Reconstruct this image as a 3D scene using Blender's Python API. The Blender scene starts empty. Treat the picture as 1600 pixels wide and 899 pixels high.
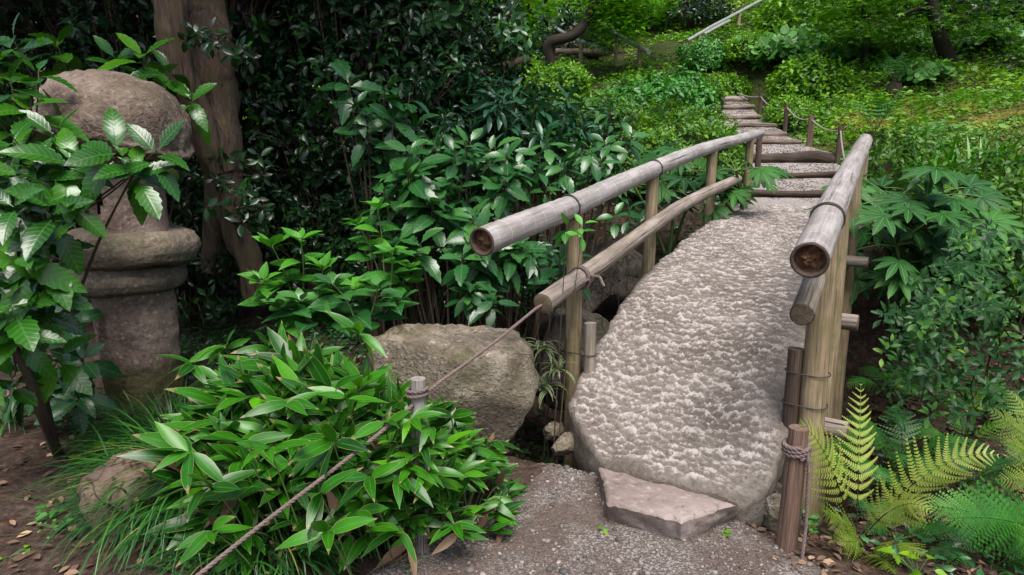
import bpy, bmesh, math
import numpy as np
from mathutils import Vector, Matrix

S = bpy.context.scene
COL = S.collection
RAD = math.radians

# ------------------------------------------------------------------ camera, sky, sun, exposure
PITCH = RAD(11.5); CZ = 1.6; FPX = 1067.0
cam_d = bpy.data.cameras.new("camera"); cam = bpy.data.objects.new("camera", cam_d); COL.objects.link(cam)
cam.location = (0, 0, CZ); cam.rotation_euler = (RAD(90) - PITCH, 0, 0)
cam_d.sensor_width = 36.0; cam_d.lens = 36.0 * FPX / 1600.0
cam_d.clip_start = 0.05; cam_d.clip_end = 600
S.camera = cam

W = bpy.data.worlds.new("World"); S.world = W; W.use_nodes = True
wn = W.node_tree; bg = wn.nodes["Background"]
sky = wn.nodes.new("ShaderNodeTexSky"); sky.sky_type = 'NISHITA'; sky.sun_disc = False
SUN_EL, SUN_ROT = 64.0, 172.0
sky.sun_elevation = RAD(SUN_EL); sky.sun_rotation = RAD(SUN_ROT)
sky.dust_density = 4.0; sky.air_density = 1.0; sky.ozone_density = 0.6
wn.links.new(sky.outputs[0], bg.inputs[0]); bg.inputs[1].default_value = 0.066
sun_d = bpy.data.lights.new("sun", 'SUN'); sun = bpy.data.objects.new("sun", sun_d); COL.objects.link(sun)
sun_d.energy = 1.5; sun_d.angle = RAD(32); sun_d.color = (1.0, 0.97, 0.94)
sv = Vector((math.sin(RAD(SUN_ROT)) * math.cos(RAD(SUN_EL)), math.cos(RAD(SUN_ROT)) * math.cos(RAD(SUN_EL)), math.sin(RAD(SUN_EL))))
sun.rotation_euler = sv.to_track_quat('Z', 'Y').to_euler(); sun.location = sv * 30

S.view_settings.view_transform = 'Standard'; S.view_settings.look = 'None'
S.view_settings.gamma = 1.0; S.view_settings.use_curve_mapping = False
S.view_settings.exposure = 1.68
S.render.engine = 'CYCLES'
S.cycles.max_bounces = 5; S.cycles.diffuse_bounces = 3; S.cycles.glossy_bounces = 2
S.cycles.transmission_bounces = 3; S.cycles.transparent_max_bounces = 4
S.cycles.caustics_reflective = False; S.cycles.caustics_refractive = False
S.cycles.use_denoising = True
S.cycles.use_adaptive_sampling = True; S.cycles.adaptive_threshold = 0.015

# ------------------------------------------------------------------ numbers
def nrm(v):
    v = np.asarray(v, float)
    return v / np.maximum(np.linalg.norm(v, axis=-1, keepdims=True), 1e-9)

def sm(x, a, b):
    t = np.clip((np.asarray(x, float) - a) / (b - a), 0, 1)
    return t * t * (3 - 2 * t)

def _hash(i, j, k, s):
    h = (i.astype(np.int64) * 374761393 + j.astype(np.int64) * 668265263 + k.astype(np.int64) * 2147483647 + s * 1274126177) & 0xFFFFFFFF
    h = ((h ^ (h >> 13)) * 1274126177) & 0xFFFFFFFF
    h = ((h ^ (h >> 15)) * 2246822519) & 0xFFFFFFFF
    return ((h ^ (h >> 16)) & 0xFFFFFF) / float(0xFFFFFF)

def vn(p, seed=0):
    p = np.atleast_2d(p); i = np.floor(p); f = p - i; f = f * f * (3 - 2 * f); i = i.astype(np.int64)
    out = 0
    for dx in (0, 1):
        for dy in (0, 1):
            for dz in (0, 1):
                w = (f[:, 0] if dx else 1 - f[:, 0]) * (f[:, 1] if dy else 1 - f[:, 1]) * (f[:, 2] if dz else 1 - f[:, 2])
                out = out + w * _hash(i[:, 0] + dx, i[:, 1] + dy, i[:, 2] + dz, seed)
    return out * 2 - 1

def fbm(p, octv=4, seed=0, gain=0.5):
    p = np.atleast_2d(np.asarray(p, float)); o = 0; a = 1.0
    for k in range(octv):
        o = o + a * vn(p * (2 ** k) + 17.3 * k, seed + k); a *= gain
    return o

def worley(p, seed=0):
    p = np.atleast_2d(p); i = np.floor(p).astype(np.int64); best = np.full(len(p), 9.0); sec = np.full(len(p), 9.0); off = np.zeros(len(p))
    z = np.zeros(len(p), np.int64)
    for dx in (-1, 0, 1):
        for dy in (-1, 0, 1):
            cx = i[:, 0] + dx; cy = i[:, 1] + dy
            jx = cx + _hash(cx, cy, z, seed); jy = cy + _hash(cx, cy, z, seed + 7)
            d = np.hypot(p[:, 0] - jx, p[:, 1] - jy)
            off = np.where(d < best, p[:, 0] - jx, off)
            sec = np.where(d < best, best, np.minimum(sec, d)); best = np.minimum(best, d)
    return best, sec, off

# a point of the photograph turned into a place at a known distance / plane / height
_f = np.array([0, math.cos(PITCH), -math.sin(PITCH)]); _u = np.array([0, math.sin(PITCH), math.cos(PITCH)]); _r = np.array([1.0, 0, 0])
EYE = np.array([0, 0, CZ])
def ray(px, py): return _f + (px - 800) / FPX * _r - (py - 449.5) / FPX * _u
def at(px, py, Y):
    d = ray(px, py); return EYE + d * (Y / d[1])
def atz(px, py, z):
    d = ray(px, py); return EYE + d * ((z - CZ) / d[2])
def atp(px, py, p0, s):
    d = ray(px, py); return EYE + d * ((p0[0] - s * p0[1]) / (d[0] - s * d[1]))

# bridge frame: a along, b across (positive to the right)
BD = np.array([0.545, 0.838]); BN = np.array([0.838, -0.545])
def ab(x, y): return x * BD[0] + y * BD[1], x * BN[0] + y * BN[1]
def fromab(a, b): return a * BD[0] + b * BN[0], a * BD[1] + b * BN[1]

# stairs behind the bridge: (left px, right px, py of the log's top edge, distance)
STEPS = [(1176, 1296, 299, 7.6), (1186, 1306, 270, 8.35), (1178, 1306, 240, 9.2), (1180, 1250, 219, 10.1), (1160, 1226, 206, 10.9),
         (1152, 1210, 193, 11.7), (1122, 1184, 181, 12.5), (1132, 1176, 166, 13.4), (1122, 1166, 154, 14.2)]
STEP_PTS = []
for l, r_, y_, Y_ in STEPS:
    STEP_PTS.append((at(l, y_, Y_), at(r_, y_, Y_ - 0.12 * (r_ - l) / 100)))
def _path_line():
    pts = [np.array([*fromab(6.6, -1.15), 1.0])]
    for L, R in STEP_PTS: pts.append((L + R) / 2)
    return np.array(pts)
PATHL = _path_line()

def H(x, y, path=True):
    x = np.asarray(x, float); y = np.asarray(y, float)
    a, b = ab(x, y)
    base = np.interp(a, [-50, 2.9, 4.0, 5, 6.2, 7, 9.6, 12.3, 13.8, 20, 30, 45, 70, 120], [0, 0, .06, .25, .75, .98, 1.45, 2.1, 2.5, 4.9, 10, 19, 30, 34])
    rl = np.interp(a, [2.85, 3.3, 4.2, 5.2, 6.0, 6.9], [0, -.35, -1.0, -1.1, -.75, -.05])
    rr = np.interp(a, [2.6, 3.2, 4.2, 5.2, 6.5, 8, 9.3], [0, -.13, -.36, -.50, -.45, -.22, 0])
    k = sm(b, -1.0, 0.2)
    fac = sm(b, -4.2, -2.0)
    z = base + fac * (rl * (1 - k) + rr * k)
    z = z + 0.10 * np.clip(-b - 3.5, 0, 12) * sm(a, 6, 11)
    z = z + 0.06 * sm(-x, 1.2, 3.0) * sm(y, 2, 4)
    p = np.stack([x.ravel(), y.ravel(), 0 * x.ravel()], 1)
    far = sm(a, 8, 20).ravel()
    n = fbm(p * 0.8, 3, 5) * (0.05 + 0.25 * far) + fbm(p * 5, 2, 9) * 0.018
    ontrack = (1 - sm(np.abs(x - 0.3 * y + 0.4), 0.9, 1.6)) * (1 - sm(y, 3.2, 3.6))
    z = z + (n * (1 - 0.75 * ontrack.ravel())).reshape(z.shape)
    if path:
        d = np.full(x.shape, 9.0); zz = np.zeros(x.shape)
        for i in range(len(PATHL) - 1):
            p0, p1 = PATHL[i], PATHL[i + 1]; e = p1 - p0
            t = np.clip(((x - p0[0]) * e[0] + (y - p0[1]) * e[1]) / (e[0] ** 2 + e[1] ** 2), 0, 1)
            dd = np.hypot(x - p0[0] - t * e[0], y - p0[1] - t * e[1])
            zi = p0[2] + t * e[2]; m = dd < d
            zz = np.where(m, zi, zz); d = np.minimum(d, dd)
        w = 1 - sm(d, 0.55, 1.5)
        z = z * (1 - w) + (zz - 0.16) * w
    return z
def gz(x, y): return float(H(np.array([x]), np.array([y]))[0])
def ground(px, py):
    d = ray(px, py); t = np.linspace(1.5, 60, 1200); q = EYE + d * t[:, None]
    h = H(q[:, 0], q[:, 1]); i = np.argmax(q[:, 2] < h)
    return q[i]

# ------------------------------------------------------------------ mesh helpers
class Bld:
    def __init__(s): s.v = []; s.a = []; s.q = []; s.t = []; s.n = 0
    def add(s, V, A, quads=None, tris=None):
        V = np.asarray(V, float).reshape(-1, 3)
        A = np.zeros((len(V), 3)) if A is None else np.asarray(A, float).reshape(-1, 3)
        s.v.append(V); s.a.append(A)
        if quads is not None and len(quads): s.q.append(np.asarray(quads, np.int64).reshape(-1, 4) + s.n)
        if tris is not None and len(tris): s.t.append(np.asarray(tris, np.int64).reshape(-1, 3) + s.n)
        s.n += len(V)
    def leaves(s, tpls, pos, dr, up, sc, rnd, pick=None, rng=None):
        pos = np.asarray(pos, float).reshape(-1, 3); N = len(pos)
        if N == 0: return
        dr = nrm(np.broadcast_to(dr, pos.shape)); up = np.broadcast_to(up, pos.shape)
        x = nrm(np.cross(dr, up)); nn = np.cross(x, dr)
        sc = np.broadcast_to(sc, (N,)); rnd = np.broadcast_to(rnd, (N,))
        if pick is None: pick = (np.arange(N) * 7919 % len(tpls))
        for k, (V, A, Q, T) in enumerate(tpls):
            m = pick == k
            if not m.any(): continue
            X, D, Nn, P, C, R = x[m], dr[m], nn[m], pos[m], sc[m], rnd[m]
            VV = P[:, None] + C[:, None, None] * (V[None, :, 0:1] * X[:, None] + V[None, :, 1:2] * D[:, None] + V[None, :, 2:3] * Nn[:, None])
            n = len(P); nv = len(V)
            AA = np.empty((n, nv, 3)); AA[:, :, 0] = R[:, None]; AA[:, :, 1:] = A[None]
            off = (np.arange(n) * nv)[:, None, None]
            s.add(VV, AA, (Q[None] + off) if len(Q) else None, (T[None] + off) if len(T) else None)
    def tube(s, path, rad, sides=10, caps=True, rnd=0.0, l0=0.0, capdark=False):
        P = np.asarray(path, float); n = len(P); rad = np.broadcast_to(np.asarray(rad, float), (n,))
        T = nrm(np.gradient(P, axis=0)); ref = np.array([0, 0, 1.0]) if abs(T[0][2]) < .9 else np.array([1.0, 0, 0])
        U0 = nrm(np.cross(T[0], ref)); Us = [U0]
        for i in range(1, n): Us.append(nrm(Us[-1] - T[i] * np.dot(Us[-1], T[i])))
        Us = np.array(Us); Vs = np.cross(T, Us)
        th = np.linspace(0, 2 * math.pi, sides, endpoint=False)
        ring = np.cos(th)[None, :, None] * Us[:, None] + np.sin(th)[None, :, None] * Vs[:, None]
        V = P[:, None] + rad[:, None, None] * ring
        L = l0 + np.concatenate([[0], np.cumsum(np.linalg.norm(np.diff(P, axis=0), axis=1))])
        A = np.empty((n, sides, 3)); A[:, :, 0] = np.cos(th)[None] * 0.05 + rnd; A[:, :, 1] = np.sin(th)[None] * 0.05 + rnd; A[:, :, 2] = L[:, None]
        i = np.arange(n - 1)[:, None]; j = np.arange(sides)[None]
        Q = np.stack([i * sides + j, i * sides + (j + 1) % sides, (i + 1) * sides + (j + 1) % sides, (i + 1) * sides + j], -1).reshape(-1, 4)
        s.add(V, A, Q)
        if caps:
            for e, row in ((0, V[0]), (1, V[-1])):
                c = P[0] if e == 0 else P[-1]; m = sides
                VV = np.vstack([row, c[None]]); AA = np.zeros((m + 1, 3)); AA[:, 2] = L[0] if e == 0 else L[-1]
                AA[:m, 0] = np.cos(th) * 0.05 + rnd; AA[:m, 1] = np.sin(th) * 0.05 + rnd; AA[m, 0:2] = rnd
                jj = np.arange(m); TT = np.stack([jj, (jj + 1) % m, np.full(m, m)], -1)
                if e == 0: TT = TT[:, ::-1]
                s.add(VV, AA, None, TT)
    def mesh(s, name, mat, smooth=True):
        V = np.concatenate(s.v); A = np.concatenate(s.a)
        q = np.concatenate(s.q) if s.q else np.zeros((0, 4), np.int64); t = np.concatenate(s.t) if s.t else np.zeros((0, 3), np.int64)
        me = bpy.data.meshes.new(name); me.vertices.add(len(V)); me.vertices.foreach_set("co", V.astype(np.float32).ravel())
        loops = np.concatenate([q.ravel(), t.ravel()]).astype(np.int32); me.loops.add(len(loops)); me.loops.foreach_set("vertex_index", loops)
        npol = len(q) + len(t); me.polygons.add(npol)
        st = np.concatenate([np.arange(len(q)) * 4, len(q) * 4 + np.arange(len(t)) * 3]).astype(np.int32)
        me.polygons.foreach_set("loop_start", st)
        if smooth: me.polygons.foreach_set("use_smooth", np.ones(npol, bool))
        me.update(calc_edges=True)
        at_ = me.attributes.new("lf", 'FLOAT_VECTOR', 'POINT'); at_.data.foreach_set("vector", A.astype(np.float32).ravel())
        if mat: me.materials.append(mat)
        return me
    def build(s, name, mat, parent=None, origin=(0, 0, 0), smooth=True):
        o = np.asarray(origin, float)
        if np.any(o != 0): s.v = [v - o for v in s.v]
        ob = bpy.data.objects.new(name, s.mesh(name, mat, smooth)); COL.objects.link(ob)
        if parent is not None: ob.parent = parent
        else: ob.location = o
        return ob

def tag(o, label=None, cat=None, group=None, kind=None):
    if label: o["label"] = label
    if cat: o["category"] = cat
    if group: o["group"] = group
    if kind: o["kind"] = kind
    return o
def thing(name, label, cat, loc, rz=0, group=None):
    o = bpy.data.objects.new(name, None); COL.objects.link(o); o.location = [float(c) for c in loc]; o.rotation_euler = (0, 0, rz)
    o.empty_display_size = 0.1
    return tag(o, label, cat, group)
def dup(src, loc, rz=0.0, scale=1.0, label=None, group=None):
    r = src.copy(); COL.objects.link(r); r.location = [float(c) for c in loc]; r.rotation_euler = (0, 0, rz); r.scale = (scale,) * 3
    if label: r["label"] = label
    if group: r["group"] = group
    for ch in list(src.children):
        c = ch.copy(); COL.objects.link(c); c.parent = r
        for g in list(ch.children):
            d = g.copy(); COL.objects.link(d); d.parent = c
    return r

def bez(p0, p1, p2, n=12):
    t = np.linspace(0, 1, n)[:, None]; p0, p1, p2 = map(np.asarray, (p0, p1, p2))
    return (1 - t) ** 2 * p0 + 2 * t * (1 - t) * p1 + t * t * p2
def resample(P, step):
    P = np.asarray(P, float); L = np.concatenate([[0], np.cumsum(np.linalg.norm(np.diff(P, axis=0), axis=1))])
    n = max(2, int(L[-1] / step) + 1); s = np.linspace(0, L[-1], n)
    return np.stack([np.interp(s, L, P[:, k]) for k in range(3)], 1), s
def smooth_line(P, step=0.03, it=6):
    Q, _ = resample(P, step)
    for _ in range(it * 4):
        Q[1:-1] = (Q[:-2] + 2 * Q[1:-1] + Q[2:]) / 4
    return Q

# ------------------------------------------------------------------ leaf shapes: (verts, (u,v), quads, tris); y along, x across, z up
def leaf_tpl(ts, ws, fold=0.2, droop=0.15, twist=0.0, wave=0.0):
    V = []; A = []; idx = []; wm = max(ws)
    for k, (t, w) in enumerate(zip(ts, ws)):
        z = -droop * t * t
        if w < 1e-4: idx.append((len(V),)); V.append((0, t, z)); A.append((0, t))
        else:
            i = len(V); idx.append((i, i + 1, i + 2)); wz = wave * (1 if k % 2 else -1)
            V += [(-w, t, z + fold * w + wz), (0, t, z), (w, t, z + fold * w - wz)]; A += [(-w / wm, t), (0, t), (w / wm, t)]
    Q = []; T = []
    for p, q in zip(idx[:-1], idx[1:]):
        if len(p) == 3 and len(q) == 3: Q += [(p[0], p[1], q[1], q[0]), (p[1], p[2], q[2], q[1])]
        elif len(p) == 1 and len(q) == 3: T += [(p[0], q[1], q[0]), (p[0], q[2], q[1])]
        elif len(p) == 3: T += [(p[0], p[1], q[0]), (p[1], p[2], q[0])]
    V = np.array(V, float)
    if twist: 
        th = twist * V[:, 1]; x = V[:, 0] * np.cos(th); V[:, 2] += V[:, 0] * np.sin(th); V[:, 0] = x
    return V, np.array(A, float), np.array(Q, np.int64).reshape(-1, 4), np.array(T, np.int64).reshape(-1, 3)
def edge_u(tp):  # put u at +-1 along the whole margin (for pale margins)
    V, A, Q, T = tp; A = A.copy(); A[:, 0] = np.sign(np.round(A[:, 0], 4)); return V, A, Q, T
AUC_T = [0, .10, .12, .30, .34, .48, .52, .65, .69, .80, .84, .92, 1.0]
AUC_W = [.012, .03, .07, .185, .165, .235, .205, .215, .17, .165, .115, .075, 0]
T_AUC = [leaf_tpl(AUC_T, AUC_W, f, d, tw, .006) for f, d, tw in ((.25, .10, .2), (.4, .35, -.25), (.15, .25, .1), (.3, .5, .3))]
T_CAM = [leaf_tpl([0, .1, .35, .62, .85, 1], [.0, .05, .2, .21, .11, 0], f, d) for f, d in ((.3, .1), (.45, .3), (.2, .2))]
T_BRD = [leaf_tpl([0, .12, .14, .3, .5, .7, .86, 1], [.012, .014, .1, .235, .265, .2, .1, 0], f, d, tw) for f, d, tw in ((.2, .2, .1), (.35, .4, -.2), (.15, .3, .2))]
T_SASA = [edge_u(leaf_tpl([0, .05, .2, .42, .65, .85, 1], [.01, .05, .118, .138, .112, .055, 0], f, d, tw)) for f, d, tw in ((.25, .12, .3), (.35, .3, -.3), (.12, .5, .4), (.3, .05, -.5))]
T_SML = [leaf_tpl([0, .3, .7, 1], [.0, .24, .24, 0], f, d) for f, d in ((.3, .1), (.4, .3))]
T_NAR = [leaf_tpl([0, .12, .35, .65, .88, 1], [.01, .05, .12, .125, .06, 0], f, d) for f, d in ((.3, .3), (.4, .6), (.2, .15))]
def round_tpl(n=8, cup=.1):
    V = [(0, 0, 0)]; A = [(0, 0)]
    for k in range(n):
        th = -math.pi / 2 + .25 + (2 * math.pi - .5) * k / (n - 1); V.append((.5 * math.cos(th), .45 + .5 * math.sin(th), cup * (.5 if k % 2 else .2))); A.append((math.cos(th), .5 + .5 * math.sin(th)))
    T = [(0, k + 1, k + 2) for k in range(n - 1)]
    return np.array(V), np.array(A), np.zeros((0, 4), np.int64), np.array(T)
T_RND = [round_tpl(8, .1), round_tpl(7, -.1)]
def palm_tpl(angles, lens, w, droop, ts=(0.0, .35, .62, .85, 1.0), wf=(.3, .85, 1, .6, 0)):
    V = []; A = []; Q = []; T = []; n = 0
    for a, L in zip(angles, lens):
        tp = leaf_tpl(list(ts), [w * k for k in wf], .25, droop); v = tp[0] * [1, L, 1]; c, s_ = math.cos(a), math.sin(a)
        x = v[:, 0] * c + v[:, 1] * s_; y = -v[:, 0] * s_ + v[:, 1] * c; v = np.stack([x, y, v[:, 2] * L], 1)
        V.append(v); A.append(tp[1]); Q.append(tp[2] + n); T.append(tp[3] + n); n += len(v)
    return np.concatenate(V), np.concatenate(A), np.concatenate(Q), np.concatenate(T)
T_FAT = [palm_tpl([RAD(x) for x in (-125, -85, -50, -17, 17, 50, 85, 125)], (.55, .72, .86, .97, .98, .85, .74, .52), .125, d) for d in (.12, .28)]
T_MPL = [palm_tpl([RAD(x) for x in (-100, -50, 0, 50, 100)], (.5, .8, 1, .8, .5), .13, .2, (0, .45, 1.0), (.5, 1, 0)) for _ in (0,)]
T_TRI = [palm_tpl([RAD(x) for x in (-115, 0, 115)], (.8, 1, .8), .36, .15, (0, .5, .85, 1.0), (.15, 1, .7, 0))]

def rnd_dirs(rng, n, zmin=-1, zmax=1):
    z = rng.uniform(zmin, zmax, n); th = rng.uniform(0, 2 * math.pi, n); r = np.sqrt(1 - z * z)
    return np.stack([r * np.cos(th), r * np.sin(th), z], 1)
def rosette(rng, tip, axis, n, size, e0=65, e1=-25, gap=.012, tone=None, face=0.0):
    axis = nrm(axis); ref = np.array([1.0, 0, 0]) if abs(axis[2]) > .6 else np.array([0, 0, 1.0])
    X = nrm(np.cross(axis, ref)); Yv = np.cross(axis, X); i = np.arange(n); f = (i + .5) / n
    th = i * 2.39996 + rng.uniform(0, 6.28) + rng.normal(0, .25, n); el = np.radians(e0 + (e1 - e0) * f ** .8 + rng.normal(0, 9, n))
    rad_ = np.cos(th)[:, None] * X + np.sin(th)[:, None] * Yv
    d = np.cos(el)[:, None] * rad_ + np.sin(el)[:, None] * axis
    up = np.cos(el)[:, None] * axis - np.sin(el)[:, None] * rad_ + rng.normal(0, .18, (n, 3))
    up = up - np.array([0, face, -.3 * face]); d = nrm(d + np.array([0, -.35, -.1]) * face)
    pos = np.asarray(tip) - axis * (gap * i)[:, None] + rad_ * .006
    sc = size * (.55 + .5 * np.sin(np.clip(f * 2.2 + .35, 0, 1.57))) * rng.uniform(.8, 1.15, n)
    t = rng.uniform(0, 1) if tone is None else tone
    r = np.clip(t * .6 + rng.uniform(0, .4, n), 0, 1)
    return pos, d, up, sc, r
def ribbons(b, rng, base, az, el0, length, bend, width, seg=7, tone=None):
    """arching blades, all at once"""
    N = len(base); t = np.linspace(0, 1, seg + 1); el = el0[:, None] - bend[:, None] * t[None] ** 1.2
    ds = length[:, None] / seg; h = np.cumsum(np.cos(el) * ds, 1) - np.cos(el[:, :1]) * ds; z = np.cumsum(np.sin(el) * ds, 1) - np.sin(el[:, :1]) * ds
    ca, sa = np.cos(az)[:, None], np.sin(az)[:, None]
    C = np.stack([base[:, 0:1] + h * ca, base[:, 1:2] + h * sa, base[:, 2:3] + z], -1)
    side = np.stack([-sa, ca, 0 * sa], -1)
    w = width[:, None] * np.clip(np.minimum(.55 + t * 2, 1.02) * (1 - t ** 3), .02, 1)[None]
    V = np.stack([C - side * w[..., None], C + side * w[..., None]], 2)
    A = np.empty(V.shape); r = rng.uniform(0, 1, N) if tone is None else tone
    A[..., 0] = r[:, None, None]; A[:, :, 0, 1] = -1; A[:, :, 1, 1] = 1; A[..., 2] = t[None, :, None]
    k = np.arange(seg)[None, :]; o = np.arange(N)[:, None] * (seg + 1) * 2
    Q = np.stack([o + 2 * k, o + 2 * k + 1, o + 2 * k + 3, o + 2 * k + 2], -1)
    b.add(V, A, Q.reshape(-1, 4))
def frond(b, rng, p0, p1, p2, nh, width, pairs=18, K=10, tone=.5, bare=.25, fw=.35, tight=.95, stalk=.003, lean=.1):
    """one divided fern frond along a bent rachis; nh = which way the blade faces"""
    C = bez(p0, p1, p2, 40); L = np.concatenate([[0], np.cumsum(np.linalg.norm(np.diff(C, axis=0), axis=1))]); T = nrm(np.gradient(C, axis=0))
    n0 = b.n; b.tube(C[::3], np.linspace(stalk, stalk * .3, len(C[::3])), 5, False); b.a[-1][:, 0] = np.where(np.arange(len(b.a[-1])) < 5 * 6, 2.0, max(tone - .4, 0)); b.a[-1][:, 1] = .5
    s = np.linspace(bare, .99, pairs); f = (s - bare) / (1 - bare)
    prof = np.minimum(1, .62 + f * 2.0) * (1 - f) ** .78 + .03
    for sd in (-1, 1):
        for i in range(pairs):
            k = min(int(s[i] * 39), 38); c = C[k] * (1 - (s[i] * 39 - k)) + C[k + 1] * (s[i] * 39 - k); t = T[k]
            x = nrm(np.cross(t, nh)) * sd; up = nrm(np.cross(x, t) * sd)
            d = nrm(x + t * (fw + .25 * f[i]) - up * lean + rng.normal(0, .05, 3)); pl = width * prof[i] * rng.uniform(.92, 1.05)
            q = (np.arange(K) + .5) / K; dq = pl / K; pn = nrm(np.cross(d, up)); 
            cen = c + d * (pl * q)[:, None] - up * (pl * rng.uniform(.15, .55) * q ** 2)[:, None] + t * (pl * .22 * q ** 2)[:, None]
            hl = pl * .15 * (1 - q * .85) + .001
            for s2 in (-1, 1):
                e = nrm(pn * s2 + d * .45)
                a0 = cen - d * dq * .5 * tight; a1 = cen + d * dq * .5 * tight; tipc = cen + e * hl[:, None]
                b0 = tipc - d * dq * .32; b1 = tipc + d * dq * .22
                V = np.stack([a0, a1, b1, b0], 1); A = np.empty((K, 4, 3)); A[..., 0] = np.clip(tone + rng.uniform(-.15, .15), 0, 1); A[:, :2, 1] = 0; A[:, 2:, 1] = s2; A[..., 2] = s[i]
                b.add(V, A, np.arange(K * 4).reshape(K, 4))

# ------------------------------------------------------------------ materials
def mat(name):
    m = bpy.data.materials.new(name); m.use_nodes = True; nt = m.node_tree
    return m, nt, nt.nodes["Principled BSDF"]
class NT:
    def __init__(s, nt): s.nt = nt
    def n(s, t, **kw):
        nd = s.nt.nodes.new("ShaderNode" + t)
        for k, v in kw.items(): setattr(nd, k, v)
        return nd
    def l(s, a, b): s.nt.links.new(a, b)
    def math(s, op, a, b=None, clamp=False):
        nd = s.n("Math", operation=op, use_clamp=clamp)
        for i, v in enumerate((a, b)):
            if v is None: continue
            if isinstance(v, (int, float)): nd.inputs[i].default_value = v
            else: s.l(v, nd.inputs[i])
        return nd.outputs[0]
    def mix(s, f, a, b, mode='MIX'):
        nd = s.n("MixRGB", blend_type=mode)
        for i, v in enumerate((f, a, b)):
            if isinstance(v, (int, float)): nd.inputs[i].default_value = v
            elif isinstance(v, (tuple, list)): nd.inputs[i].default_value = (*v[:3], 1)
            else: s.l(v, nd.inputs[i])
        return nd.outputs[0]
    def ramp(s, f, stops):
        nd = s.n("ValToRGB"); cr = nd.color_ramp
        while len(cr.elements) < len(stops): cr.elements.new(.5)
        for e, (p, c) in zip(cr.elements, stops):
            e.position = p; e.color = (*c, 1) if isinstance(c, (tuple, list)) else (c, c, c, 1)
        s.l(f, nd.inputs[0]); return nd.outputs[0]
    def noise(s, vec, scale, detail=4, rough=.55, out=0, dist=0.0):
        nd = s.n("TexNoise"); nd.inputs["Scale"].default_value = scale; nd.inputs["Detail"].default_value = detail; nd.inputs["Roughness"].default_value = rough
        nd.inputs["Distortion"].default_value = dist
        if vec is not None: s.l(vec, nd.inputs["Vector"])
        return nd.outputs[out]
    def bump(s, h, strength, dist, bsdf):
        nd = s.n("Bump"); nd.inputs["Strength"].default_value = strength; nd.inputs["Distance"].default_value = dist
        s.l(h, nd.inputs["Height"]); s.l(nd.outputs[0], bsdf.inputs["Normal"]); return nd
    def obj(s): return s.n("TexCoord").outputs["Object"]
    def scaled(s, vec, sc):
        nd = s.n("Mapping"); nd.inputs["Scale"].default_value = sc; s.l(vec, nd.inputs["Vector"]); return nd.outputs[0]
    def lf(s):
        a = s.n("Attribute", attribute_name="lf"); return a.outputs["Vector"]

def leafmat(name, stops, rough=.4, trans=.25, rib=None, margin=None, vein=.5, stalk=(.05, .03, .015), spec=.5, spots=None, vf=16, tip=None):
    m, nt, bs = mat(name); g = NT(nt); sep = g.n("SeparateXYZ"); g.l(g.lf(), sep.inputs[0]); R, U, V = sep.outputs
    stops = [(p_, tuple(max(.003, (.2126 * c[0] + .7152 * c[1] + .0722 * c[2]) * (1 - 1.22) + 1.22 * k_) for k_ in c)) for p_, c in stops]
    col = g.ramp(R, stops); au = g.math('ABSOLUTE', U)
    nz = g.noise(g.obj(), 9, 3); col = g.mix(.5, col, g.ramp(nz, [(.3, (.62,) * 3), (.7, (1.25,) * 3)]), 'MULTIPLY')
    ph = g.math('MULTIPLY', g.math('SUBTRACT', V, g.math('MULTIPLY', au, .22)), 6.283 * vf)
    vw = g.math('POWER', g.math('ADD', g.math('MULTIPLY', g.math('SINE', ph), .5), .5), 6)
    if spots: col = g.mix(g.ramp(g.noise(g.obj(), 55, 2), [(.66, 0.0), (.72, 1.0)]), col, spots)
    if vein: col = g.mix(g.math('MULTIPLY', vw, .25 * vein), col, tuple(min(1, c * 2.2) for c in stops[-1][1]))
    if rib: col = g.mix(g.math('MULTIPLY', g.ramp(au, [(0.0, 1.0), (.10, 0.0)]), .75), col, rib)
    if margin: col = g.mix(g.ramp(au, [(margin[1], 0.0), (margin[1] + .1, 1.0)]), col, margin[0])
    if tip: col = g.mix(g.ramp(g.math('ADD', V, g.math('MULTIPLY', g.math('SUBTRACT', g.noise(g.obj(), 22, 3), .5), .9)), [(.93, 0.0), (1.0, .9)]), col, tip)
    col = g.mix(g.math('GREATER_THAN', R, 1.5), col, stalk)
    g.l(col, bs.inputs["Base Color"]); bs.inputs["Roughness"].default_value = rough; bs.inputs["Specular IOR Level"].default_value = spec
    if vein:
        hh = g.math('ADD', g.math('MULTIPLY', vw, -.4), g.math('MULTIPLY', g.ramp(au, [(0, 1.0), (.15, 0.0)]), -1.0))
        bp = g.bump(hh, .35 * vein, .004, bs)
    tr = g.n("BsdfTranslucent"); g.l(g.mix(1.0, col, (1.25, 1.35, .6), 'MULTIPLY'), tr.inputs[0])
    mx = g.n("MixShader"); mx.inputs[0].default_value = trans; g.l(bs.outputs[0], mx.inputs[1]); g.l(tr.outputs[0], mx.inputs[2])
    g.l(mx.outputs[0], nt.nodes["Material Output"].inputs[0]); return m

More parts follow.
